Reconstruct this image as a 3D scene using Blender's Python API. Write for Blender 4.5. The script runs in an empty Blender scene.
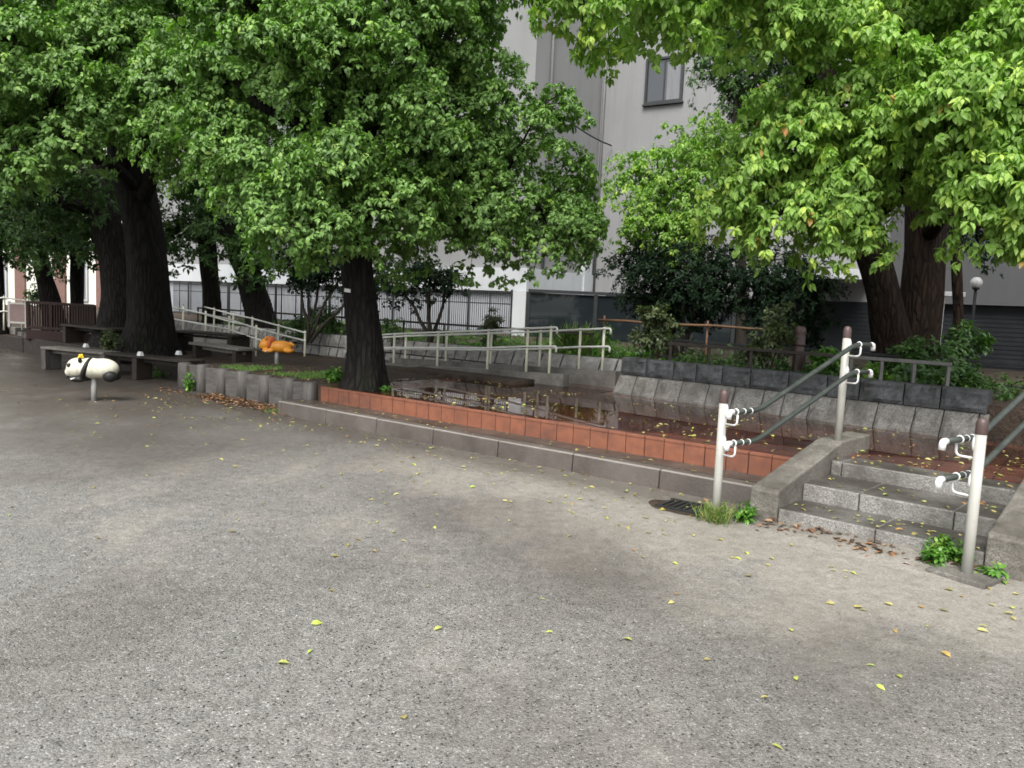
import bpy, math, random
import numpy as np
from mathutils import Vector, Matrix, noise
R = math.radians
SC = bpy.context.scene
COL = SC.collection
rnd = random.Random(7)

# ------------------------------------------------------------------ camera
H = 1.5; FPX = 770.0
_p, _r = R(5.6), R(2.6)
F_ = Vector((0, math.cos(_p), -math.sin(_p))); R0 = Vector((1, 0, 0)); U0 = R0.cross(F_)
RV = R0*math.cos(_r) + U0*math.sin(_r); UV = U0*math.cos(_r) - R0*math.sin(_r)
cd = bpy.data.cameras.new('camera'); cam = bpy.data.objects.new('camera', cd); COL.objects.link(cam)
cd.lens = FPX/1024*36; cd.sensor_width = 36; cd.clip_end = 2000; cd.clip_start = 0.05
cam.matrix_world = Matrix(((RV.x, UV.x, -F_.x, 0), (RV.y, UV.y, -F_.y, 0), (RV.z, UV.z, -F_.z, H), (0, 0, 0, 1)))
SC.camera = cam

def ray(u, v): return F_ + RV*((u-512)/FPX) - UV*((v-384)/FPX)
def at(u, v, y):                       # survey a photo point at distance y
    d = ray(u, v); return Vector((0, 0, H)) + d*(y/d.y)
def atz(u, v, z):                      # survey a photo point lying at height z
    d = ray(u, v); return Vector((0, 0, H)) + d*((z-H)/d.z)

# local frame of the paved terrace: a along the kerb, b into the terrace
O = Vector((1.558, 5.618, 0)); _an = R(142.5)
E1 = Vector((math.cos(_an), math.sin(_an), 0)); E2 = Vector((math.sin(_an), -math.cos(_an), 0))
def L(a, b, z=0.0): return O + E1*a + E2*b + Vector((0, 0, z))
# stair frame
S1 = (E1*-0.996 + E2*-0.087); S2 = (E1*-0.087 + E2*0.996)
def ST(s, t, z=0.0): return L(-0.38, 0.22) + S1*s + S2*t + Vector((0, 0, z))

# ------------------------------------------------------------------ materials
def N(nt, typ, **kw):
    n = nt.nodes.new(typ)
    for k, v in kw.items():
        if k in n.inputs: n.inputs[k].default_value = v
        else: setattr(n, k, v)
    return n
def newmat(name):
    m = bpy.data.materials.new(name); m.use_nodes = True
    nt = m.node_tree; b = nt.nodes['Principled BSDF']
    return m, nt, b
def rgb(c): return (c[0], c[1], c[2], 1)
def mixc(nt, fac, a, b, mode='MIX'):
    n = nt.nodes.new('ShaderNodeMix'); n.data_type = 'RGBA'; n.blend_type = mode
    for sock, val in ((n.inputs[0], fac), (n.inputs[6], a), (n.inputs[7], b)):
        if hasattr(val, 'is_linked') or isinstance(val, bpy.types.NodeSocket): nt.links.new(val, sock)
        elif isinstance(val, (int, float)): sock.default_value = val
        else: sock.default_value = rgb(val)
    return n.outputs[2]
def ramp(nt, src, p0, p1, c0=(0, 0, 0), c1=(1, 1, 1)):
    n = nt.nodes.new('ShaderNodeValToRGB'); e = n.color_ramp.elements
    e[0].position = p0; e[1].position = p1; e[0].color = rgb(c0); e[1].color = rgb(c1)
    nt.links.new(src, n.inputs[0]); return n.outputs[0]
def math_(nt, op, a, b=None, c=None):
    n = nt.nodes.new('ShaderNodeMath'); n.operation = op
    for i, v in enumerate((a, b, c)):
        if v is None: continue
        if isinstance(v, bpy.types.NodeSocket): nt.links.new(v, n.inputs[i])
        else: n.inputs[i].default_value = v
    return n.outputs[0]
def coord(nt, scale=(1, 1, 1), which='Object'):
    t = nt.nodes.new('ShaderNodeTexCoord'); m = nt.nodes.new('ShaderNodeMapping')
    m.inputs['Scale'].default_value = scale
    nt.links.new(t.outputs[which], m.inputs[0]); return m.outputs[0]
def noise_(nt, co, scale, detail=4, rough=.55):
    n = N(nt, 'ShaderNodeTexNoise', Scale=scale, Detail=detail, Roughness=rough)
    nt.links.new(co, n.inputs['Vector']); return n.outputs[0]
def bump(nt, b, src, strength, dist):
    n = N(nt, 'ShaderNodeBump', Strength=strength, Distance=dist)
    nt.links.new(src, n.inputs['Height']); nt.links.new(n.outputs[0], b.inputs['Normal'])
def pm(name, c1, c2, scale=6, rough=.6, r2=None, bs=40, bst=.3, bd=.01, stretch=(1, 1, 1), metal=0, spec=.5, stain=None):
    m, nt, b = newmat(name); co = coord(nt, stretch)
    f = ramp(nt, noise_(nt, co, scale, 6, .6), .33, .67)
    col = mixc(nt, f, c1, c2)
    if stain:
        f2 = ramp(nt, noise_(nt, coord(nt), stain[1], 5, .65), .5, .7)
        col = mixc(nt, f2, col, stain[0])
    nt.links.new(col, b.inputs['Base Color'])
    b.inputs['Roughness'].default_value = rough; b.inputs['Metallic'].default_value = metal
    b.inputs['Specular IOR Level'].default_value = spec
    if r2 is not None:
        rr = ramp(nt, noise_(nt, co, scale*.7, 4), .35, .65, (rough,)*3, (r2,)*3)
        nt.links.new(rr, b.inputs['Roughness'])
    if bst: bump(nt, b, noise_(nt, co, bs, 5, .6), bst, bd)
    return m

def leafmat(name, dark, light, young, gloss=.33, trans=.28, spec=.4):
    m, nt, b = newmat(name)
    at_ = nt.nodes.new('ShaderNodeAttribute'); at_.attribute_name = 'tint'
    sp = nt.nodes.new('ShaderNodeSeparateColor'); nt.links.new(at_.outputs['Color'], sp.inputs[0])
    col = mixc(nt, sp.outputs[0], dark, light)
    col = mixc(nt, sp.outputs[1], col, young)
    col = mixc(nt, sp.outputs[2], col, (.42, .17, .06))
    nt.links.new(col, b.inputs['Base Color'])
    b.inputs['Roughness'].default_value = gloss
    b.inputs['Specular IOR Level'].default_value = spec
    tr = nt.nodes.new('ShaderNodeBsdfTranslucent')
    tc = mixc(nt, 1.0, col, (1.15, 1.6, .45), 'MULTIPLY'); nt.links.new(tc, tr.inputs[0])
    mx = nt.nodes.new('ShaderNodeMixShader'); mx.inputs[0].default_value = trans
    nt.links.new(b.outputs[0], mx.inputs[1]); nt.links.new(tr.outputs[0], mx.inputs[2])
    nt.links.new(mx.outputs[0], nt.nodes['Material Output'].inputs[0])
    return m

def barkmat(name, c1, c2, sc=1.0, moss=(.05, .06, .035)):
    m, nt, b = newmat(name)
    co = coord(nt, (7*sc, 7*sc, 1.3*sc))
    n1 = noise_(nt, co, 2.2, 8, .7)
    v = N(nt, 'ShaderNodeTexVoronoi', Scale=2.6); v.feature = 'DISTANCE_TO_EDGE'
    nd = nt.nodes.new('ShaderNodeMix'); nd.data_type = 'RGBA'; nd.inputs[0].default_value = .35
    nt.links.new(co, nd.inputs[6])
    nn = N(nt, 'ShaderNodeTexNoise', Scale=1.5); nt.links.new(co, nn.inputs['Vector']); nt.links.new(nn.outputs[1], nd.inputs[7])
    nt.links.new(nd.outputs[2], v.inputs['Vector'])
    crack = ramp(nt, v.outputs[0], .0, .22)
    f = ramp(nt, n1, .3, .7)
    col = mixc(nt, f, c1, c2)
    col = mixc(nt, ramp(nt, noise_(nt, coord(nt), 1.2, 5), .52, .7), col, moss)
    col = mixc(nt, math_(nt, 'MULTIPLY', math_(nt, 'SUBTRACT', 1.0, crack), .6), col, (c1[0]*.3, c1[1]*.3, c1[2]*.3))
    nt.links.new(col, b.inputs['Base Color']); b.inputs['Roughness'].default_value = .8; b.inputs['Specular IOR Level'].default_value = .12
    h = math_(nt, 'ADD', math_(nt, 'MULTIPLY', crack, .7), math_(nt, 'MULTIPLY', n1, .6))
    bump(nt, b, h, .9, .03)
    return m

def ground_mat():
    m, nt, b = newmat('wet_gravel')
    co = coord(nt)
    sx = nt.nodes.new('ShaderNodeSeparateXYZ'); nt.links.new(co, sx.inputs[0])
    x0 = math_(nt, 'SUBTRACT', sx.outputs[0], O.x); y0 = math_(nt, 'SUBTRACT', sx.outputs[1], O.y)
    A = math_(nt, 'ADD', math_(nt, 'MULTIPLY', x0, E1.x), math_(nt, 'MULTIPLY', y0, E1.y))
    B = math_(nt, 'ADD', math_(nt, 'MULTIPLY', x0, E2.x), math_(nt, 'MULTIPLY', y0, E2.y))
    # grains
    v = N(nt, 'ShaderNodeTexVoronoi', Scale=125.0); nt.links.new(co, v.inputs['Vector'])
    sc = nt.nodes.new('ShaderNodeSeparateColor'); nt.links.new(v.outputs['Color'], sc.inputs[0])
    v2 = N(nt, 'ShaderNodeTexVoronoi', Scale=270.0); nt.links.new(co, v2.inputs['Vector'])
    sc2 = nt.nodes.new('ShaderNodeSeparateColor'); nt.links.new(v2.outputs['Color'], sc2.inputs[0])
    g = mixc(nt, ramp(nt, sc.outputs[0], 0, 1), (.085, .082, .076), (.30, .292, .275))
    g = mixc(nt, .45, g, mixc(nt, sc2.outputs[1], (.08, .077, .072), (.27, .263, .25)))
    g = mixc(nt, ramp(nt, sc.outputs[1], .955, .985), g, (.37, .36, .35))
    g = mixc(nt, ramp(nt, sc.outputs[2], .955, .985), g, (.03, .028, .026))
    # sand washed over the grains
    nl = noise_(nt, co, .55, 7, .62)
    nm = noise_(nt, coord(nt, (1.0, .55, 1)), 2.3, 7, .68)
    band = math_(nt, 'MULTIPLY', ramp(nt, B, .0, 1.0), 1.0)
    mr = nt.nodes.new('ShaderNodeMapRange'); mr.inputs[1].default_value = -2.6; mr.inputs[2].default_value = .2
    nt.links.new(B, mr.inputs[0])
    mr2 = nt.nodes.new('ShaderNodeMapRange'); mr2.inputs[1].default_value = 5.0; mr2.inputs[2].default_value = -1.0
    nt.links.new(A, mr2.inputs[0])
    near = math_(nt, 'MULTIPLY', mr.outputs[0], mr2.outputs[0])
    sm = math_(nt, 'ADD', math_(nt, 'ADD', math_(nt, 'MULTIPLY', nl, .55), math_(nt, 'MULTIPLY', nm, .5)), math_(nt, 'MULTIPLY', near, .3))
    sand = ramp(nt, sm, .55, .68)
    sandc = mixc(nt, noise_(nt, co, 60, 4), (.27, .24, .20), (.45, .41, .35))
    col = mixc(nt, math_(nt, 'MULTIPLY', sand, .68), g, mixc(nt, .6, g, sandc))
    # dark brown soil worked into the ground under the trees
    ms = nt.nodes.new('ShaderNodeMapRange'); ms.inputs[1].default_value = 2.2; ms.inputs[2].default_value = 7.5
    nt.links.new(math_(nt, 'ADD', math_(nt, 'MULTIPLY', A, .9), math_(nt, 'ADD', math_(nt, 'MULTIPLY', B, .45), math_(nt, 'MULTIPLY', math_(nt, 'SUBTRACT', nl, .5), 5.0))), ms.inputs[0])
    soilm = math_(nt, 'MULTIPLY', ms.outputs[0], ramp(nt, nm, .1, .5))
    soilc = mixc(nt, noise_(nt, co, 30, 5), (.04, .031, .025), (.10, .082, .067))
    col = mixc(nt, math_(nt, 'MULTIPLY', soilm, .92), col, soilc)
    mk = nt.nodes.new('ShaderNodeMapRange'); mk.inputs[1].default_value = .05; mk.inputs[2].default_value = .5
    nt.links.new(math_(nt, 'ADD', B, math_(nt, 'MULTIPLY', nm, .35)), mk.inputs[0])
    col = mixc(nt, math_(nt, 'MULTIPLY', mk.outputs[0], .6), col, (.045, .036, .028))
    # darker damp patches
    col = mixc(nt, math_(nt, 'MULTIPLY', ramp(nt, noise_(nt, co, .33, 4, .5), .47, .62), .62), col, (.07, .061, .053))
    col = mixc(nt, 1.0, col, ramp(nt, noise_(nt, co, 11, 6, .75), .3, .7, (.72, .71, .69), (1.2, 1.2, 1.2)), 'MULTIPLY')
    col = mixc(nt, ramp(nt, noise_(nt, co, 38, 3, .6), .66, .72), col, (.07, .06, .05))
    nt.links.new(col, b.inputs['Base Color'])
    rr = ramp(nt, noise_(nt, co, .5, 5), .35, .68, (.27,)*3, (.55,)*3)
    nt.links.new(rr, b.inputs['Roughness'])
    hgt = math_(nt, 'ADD', math_(nt, 'MULTIPLY', sc.outputs[0], .5), math_(nt, 'MULTIPLY', noise_(nt, co, 9, 6, .7), 1.2))
    hgt = math_(nt, 'SUBTRACT', hgt, math_(nt, 'MULTIPLY', v.outputs['Distance'], .6))
    bump(nt, b, hgt, .55, .008)
    return m

def tilemat():
    m, nt, b = newmat('wet_red_tile')
    t = nt.nodes.new('ShaderNodeTexCoord'); mp = nt.nodes.new('ShaderNodeMapping')
    mp.inputs['Rotation'].default_value = (0, 0, -_an); nt.links.new(t.outputs['Object'], mp.inputs[0])
    br = N(nt, 'ShaderNodeTexBrick', Scale=1.0); br.offset = 0.0
    br.inputs['Mortar Size'].default_value = .006; br.inputs['Brick Width'].default_value = .2; br.inputs['Row Height'].default_value = .2
    br.inputs['Color1'].default_value = rgb((.13, .05, .033)); br.inputs['Color2'].default_value = rgb((.095, .034, .027))
    br.inputs['Mortar'].default_value = rgb((.03, .02, .018))
    nt.links.new(mp.outputs[0], br.inputs['Vector'])
    co = coord(nt)
    dirt = ramp(nt, noise_(nt, co, 1.1, 7, .65), .42, .68)
    col = mixc(nt, math_(nt, 'MULTIPLY', dirt, .8), br.outputs[0], (.04, .029, .023))
    nt.links.new(col, b.inputs['Base Color'])
    rr = ramp(nt, noise_(nt, co, 1.7, 5), .4, .65, (.06,)*3, (.26,)*3); nt.links.new(rr, b.inputs['Roughness'])
    bump(nt, b, math_(nt, 'ADD', math_(nt, 'MULTIPLY', br.outputs['Fac'], -.6), math_(nt, 'MULTIPLY', noise_(nt, co, 25, 5), .3)), .4, .004)
    return m

def watermat():
    m, nt, b = newmat('rain_water'); nt.nodes.remove(b)
    fr = N(nt, 'ShaderNodeFresnel', IOR=1.34)
    tr = nt.nodes.new('ShaderNodeBsdfTransparent'); tr.inputs[0].default_value = (.93, .9, .86, 1)
    gl = N(nt, 'ShaderNodeBsdfGlossy', Roughness=.012)
    bp = N(nt, 'ShaderNodeBump', Strength=.004, Distance=.01)
    nt.links.new(noise_(nt, coord(nt), 7, 3), bp.inputs['Height']); nt.links.new(bp.outputs[0], gl.inputs['Normal'])
    mx = nt.nodes.new('ShaderNodeMixShader')
    nt.links.new(fr.outputs[0], mx.inputs[0]); nt.links.new(tr.outputs[0], mx.inputs[1]); nt.links.new(gl.outputs[0], mx.inputs[2])
    nt.links.new(mx.outputs[0], nt.nodes['Material Output'].inputs[0])
    return m

def granite(name, c, wet=.45, sc=1.0, top=None):
    m, nt, b = newmat(name); co = coord(nt)
    v = N(nt, 'ShaderNodeTexVoronoi', Scale=150.0*sc); nt.links.new(co, v.inputs['Vector'])
    s = nt.nodes.new('ShaderNodeSeparateColor'); nt.links.new(v.outputs['Color'], s.inputs[0])
    col = mixc(nt, s.outputs[0], tuple(x*.55 for x in c), tuple(min(.8, x*1.5) for x in c))
    col = mixc(nt, ramp(nt, noise_(nt, co, 2.5, 6, .65), .42, .66), col, tuple(x*.42 for x in (c[0], c[1]*.97, c[2]*.9)))
    geo = nt.nodes.new('ShaderNodeNewGeometry'); sp = nt.nodes.new('ShaderNodeSeparateXYZ'); nt.links.new(geo.outputs['Normal'], sp.inputs[0])
    if top:
        tz = math_(nt, 'MULTIPLY', ramp(nt, sp.outputs[2], .6, .9), math_(nt, 'ADD', .55, math_(nt, 'MULTIPLY', ramp(nt, noise_(nt, co, 3, 5), .35, .6), .4)))
        col = mixc(nt, tz, col, top)
    nt.links.new(col, b.inputs['Base Color'])
    rr = ramp(nt, noise_(nt, co, 4, 4), .35, .65, (wet*.7,)*3, (wet*1.5,)*3); nt.links.new(rr, b.inputs['Roughness'])
    h = math_(nt, 'ADD', math_(nt, 'MULTIPLY', noise_(nt, co, 28*sc, 6, .7), 1.0), math_(nt, 'MULTIPLY', s.outputs[1], .12))
    bump(nt, b, h, .7, .015)
    return m

M = {}
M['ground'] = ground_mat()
M['tile'] = tilemat()
M['water'] = watermat()
M['face_tile'] = pm('red_face_tile', (.225, .084, .044), (.16, .06, .036), 9, .42, .6, 60, .25, .004, stain=((.10, .045, .032), 2.6))
M['grout'] = pm('dark_grout', (.03, .025, .022), (.05, .04, .035))
M['concrete'] = granite('worn_concrete', (.17, .16, .145), .5)
M['concrete_edge'] = granite('washed_concrete', (.235, .22, .2), .5)
def kerbmat():
    m, nt, b = newmat('worn_kerb_concrete'); co = coord(nt)
    sp = nt.nodes.new('ShaderNodeSeparateXYZ'); nt.links.new(co, sp.inputs[0])
    n1 = noise_(nt, co, 2.2, 7, .65); n2 = noise_(nt, co, 40, 5, .7)
    col = mixc(nt, ramp(nt, n1, .35, .68), (.06, .048, .041), (.125, .11, .097))
    col = mixc(nt, math_(nt, 'MULTIPLY', n2, .5), col, (.06, .05, .043))
    zz = math_(nt, 'ADD', sp.outputs[2], math_(nt, 'MULTIPLY', n2, .012))
    e = ramp(nt, zz, .163, .172)
    bb = math_(nt, 'ADD', math_(nt, 'ADD', math_(nt, 'MULTIPLY', math_(nt, 'SUBTRACT', sp.outputs[0], O.x), E2.x), math_(nt, 'MULTIPLY', math_(nt, 'SUBTRACT', sp.outputs[1], O.y), E2.y)), math_(nt, 'MULTIPLY', n2, .03))
    e = math_(nt, 'MULTIPLY', e, ramp(nt, bb, .645, .675, (1, 1, 1), (0, 0, 0)))
    col = mixc(nt, math_(nt, 'MULTIPLY', e, .6), col, (.3, .285, .26))
    nt.links.new(col, b.inputs['Base Color']); b.inputs['Roughness'].default_value = .5
    bump(nt, b, noise_(nt, co, 45, 6, .7), .6, .01); return m
M['kerbstone'] = kerbmat()
M['ledge'] = pm('wet_ledge_concrete', (.045, .036, .03), (.085, .07, .058), 3, .3, .5, 50, .5, .006, stain=((.03, .023, .018), 1.6))
M['granite'] = granite('step_granite', (.21, .205, .19), .45, 1.0, (.04, .034, .028))
M['tread'] = granite('cheek_granite', (.16, .148, .128), .55)
M['dark_stone'] = granite('slate_blue_stone', (.058, .062, .066), .5, .7)
M['light_stone'] = granite('pale_wall_stone', (.165, .158, .145), .6, .7)
M['facing_stone'] = pm('retaining_facing', (.22, .215, .205), (.36, .35, .33), 8, .6, None, 30, .7, .012)
M['soil'] = pm('damp_soil', (.028, .02, .014), (.07, .05, .036), 5, .8, .65, 26, 1.0, .03, spec=.25)
M['cream'] = pm('cream_enamel', (.34, .338, .305), (.41, .405, .37), 3, .35, .5, 60, .06, .002, stain=((.32, .3, .25), 2.5))
M['white'] = pm('white_plastic', (.6, .6, .59), (.68, .68, .67), 3, .35, None, 60, .05, .002)
M['capbrown'] = pm('brown_cap_rubber', (.055, .032, .03), (.085, .055, .05), 8, .4, .55, 60, .1, .002)
M['gripgreen'] = pm('dark_grip_rubber', (.022, .028, .024), (.045, .052, .046), 9, .42, .55, 80, .12, .002)
M['pipe_steel'] = pm('pale_steel_rail', (.66, .66, .62), (.76, .76, .71), 4, .3, .42, 60, .06, .002)
M['creampost'] = pm('pale_cream_tube', (.66, .65, .52), (.76, .75, .6), 4, .35, .5, 60, .06, .002)
M['brownmetal'] = pm('brown_fence_metal', (.022, .018, .015), (.042, .034, .029), 6, .4, .55, 60, .15, .003, spec=.25)
M['blackmetal'] = pm('black_fence_metal', (.014, .015, .016), (.03, .031, .032), 6, .42, .55, 60, .1, .003, spec=.25)
M['steelgrey'] = pm('grey_galvanised_rail', (.07, .07, .067), (.13, .13, .125), 6, .35, .5, 60, .1, .003)
M['steelpole'] = pm('dull_steel_pole', (.22, .22, .21), (.32, .32, .3), 6, .45, .6, 60, .1, .003)
M['bamboo'] = pm('weathered_timber_pole', (.10, .05, .024), (.16, .085, .04), 5, .6, None, 30, .3, .005, (1, 1, 6))
M['bench_grey'] = pm('weathered_bench_wood', (.10, .09, .078), (.19, .175, .155), 3, .5, .7, 50, .4, .004, (1, 8, 8))
M['bench_dark'] = pm('wet_dark_wood', (.018, .015, .012), (.04, .032, .026), 3, .45, .65, 50, .4, .004, (1, 8, 8), spec=.25)
M['picket'] = pm('dark_brown_picket_wood', (.016, .009, .008), (.034, .019, .016), 4, .6, .75, 50, .3, .004, (8, 8, 1), spec=.2)
M['beige_board'] = pm('mauve_brown_board', (.15, .1, .095), (.2, .14, .13), 3, .6)
M['fauxlog'] = pm('moulded_log_concrete', (.042, .038, .034), (.105, .097, .09), 5, .6, .75, 20, .8, .012, (3, 3, .6))
M['fauxpanel'] = pm('moulded_plank_concrete', (.05, .046, .042), (.105, .098, .091), 5, .6, .75, 18, .7, .01, (1, 1, 5))
def wallmat(name, c, joint=True):
    m, nt, b = newmat(name); co = coord(nt)
    f = noise_(nt, co, .35, 6, .6)
    col = mixc(nt, ramp(nt, f, .35, .65), c, tuple(x*.84 for x in c))
    st = noise_(nt, coord(nt, (1.6, 1.6, .09)), 1.8, 6, .65)
    col = mixc(nt, math_(nt, 'MULTIPLY', ramp(nt, st, .5, .72), .45), col, tuple(x*.62 for x in c))
    nt.links.new(col, b.inputs['Base Color']); b.inputs['Roughness'].default_value = .7
    bump(nt, b, noise_(nt, co, 45, 4), .2, .006)
    return m
M['wall'] = wallmat('grey_render_wall', (.205, .207, .207))
M['wall2'] = wallmat('darker_render_wall', (.16, .16, .163))
M['band'] = wallmat('white_painted_band', (.42, .44, .45))
M['shade_grey'] = wallmat('dark_grey_painted_shade', (.05, .051, .054))  # wall grey darkened so the colour carries shade
M['shutter'] = pm('dark_louvre_cladding', (.006, .0075, .009), (.012, .014, .016), 1.5, .5, .65, 50, .1, .003, spec=.2)
M['hoard'] = pm('pale_sheet_cladding', (.24, .255, .275), (.32, .335, .355), .8, .5, .6, 50, .05, .003)
M['frame'] = pm('black_window_frame', (.012, .014, .015), (.02, .022, .023), 5, .4)
M['cream_wall'] = wallmat('cream_far_wall', (.72, .7, .62))
M['brickred'] = pm('brick_red_panel', (.13, .072, .058), (.17, .095, .078), 8, .7)
def glassmat(name, tint):
    m, nt, b = newmat(name)
    b.inputs['Base Color'].default_value = rgb(tint); b.inputs['Roughness'].default_value = .04
    b.inputs['Specular IOR Level'].default_value = .6; b.inputs['Metallic'].default_value = 0
    bump(nt, b, noise_(nt, coord(nt), 1.3, 2), .05, .02)
    return m
M['glass'] = glassmat('dark_glass', (.012, .016, .018)); M['glass'].node_tree.nodes['Principled BSDF'].inputs['Specular IOR Level'].default_value = .35
M['winglass'] = glassmat('window_glass', (.045, .05, .055))
M['curtain'] = pm('pale_curtain', (.13, .135, .145), (.2, .205, .215), 3, .8, None, 8, .6, .03, (14, 14, .3))
M['barkA'] = barkmat('dark_wet_bark', (.009, .008, .007), (.026, .023, .021), 1, (.017, .019, .012))
M['barkB'] = barkmat('brown_fissured_bark', (.007, .0045, .003), (.026, .0155, .010), 1.2, (.016, .014, .009))
M['barkC'] = barkmat('grey_bark', (.012, .011, .01), (.034, .031, .028), 1.3, (.018, .02, .013))
M['twig'] = pm('twig_bark', (.03, .025, .018), (.06, .05, .035), 8, .8, None, 20, .3, .005)
M['leafA'] = leafmat('broad_leaf_mid_green', (.07, .145, .033), (.19, .325, .078), (.28, .41, .09), .45)
M['leafB'] = leafmat('broad_leaf_bright_green', (.135, .245, .04), (.27, .43, .09), (.40, .52, .10), .45, .34)
M['leafD'] = leafmat('shaded_tree_leaf', (.028, .068, .02), (.082, .16, .043), (.13, .22, .05), .45)
M['leafE'] = leafmat('evergreen_dark_leaf', (.006, .017, .008), (.017, .038, .015), (.03, .06, .02), .5, .12, .15)
M['leafF'] = leafmat('dusty_shrub_leaf', (.04, .06, .025), (.11, .14, .06), (.17, .2, .08))
M['leafW'] = leafmat('weed_leaf', (.05, .14, .02), (.12, .27, .04), (.25, .38, .07))
M['grassblade'] = leafmat('grass_blade', (.05, .12, .02), (.13, .22, .05), (.36, .36, .14), .45)
M['leafY'] = leafmat('fallen_yellow_leaf', (.24, .2, .07), (.46, .42, .16), (.38, .5, .08), .4, .15)
M['leafR'] = leafmat('dead_brown_leaf', (.045, .027, .018), (.15, .082, .048), (.4, .25, .13), .5, .1)
M['pwhite'] = pm('chalky_white_paint', (.56, .55, .44), (.62, .61, .5), 4, .45, None, 50, .1, .003, stain=((.42, .4, .31), 7))
M['pblack'] = pm('worn_black_paint', (.010, .010, .010), (.02, .02, .019), 6, .5, .6, 50, .1, .003, spec=.25)
M['yellow'] = pm('yellow_plastic', (.75, .5, .02), (.8, .58, .04), 4, .4)
M['orange'] = pm('orange_paint', (.72, .27, .02), (.8, .35, .04), 6, .42, None, 40, .1, .003, stain=((.6, .2, .02), 6))
M['mane'] = pm('red_orange_paint', (.52, .11, .02), (.6, .15, .03), 8, .45)

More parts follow.
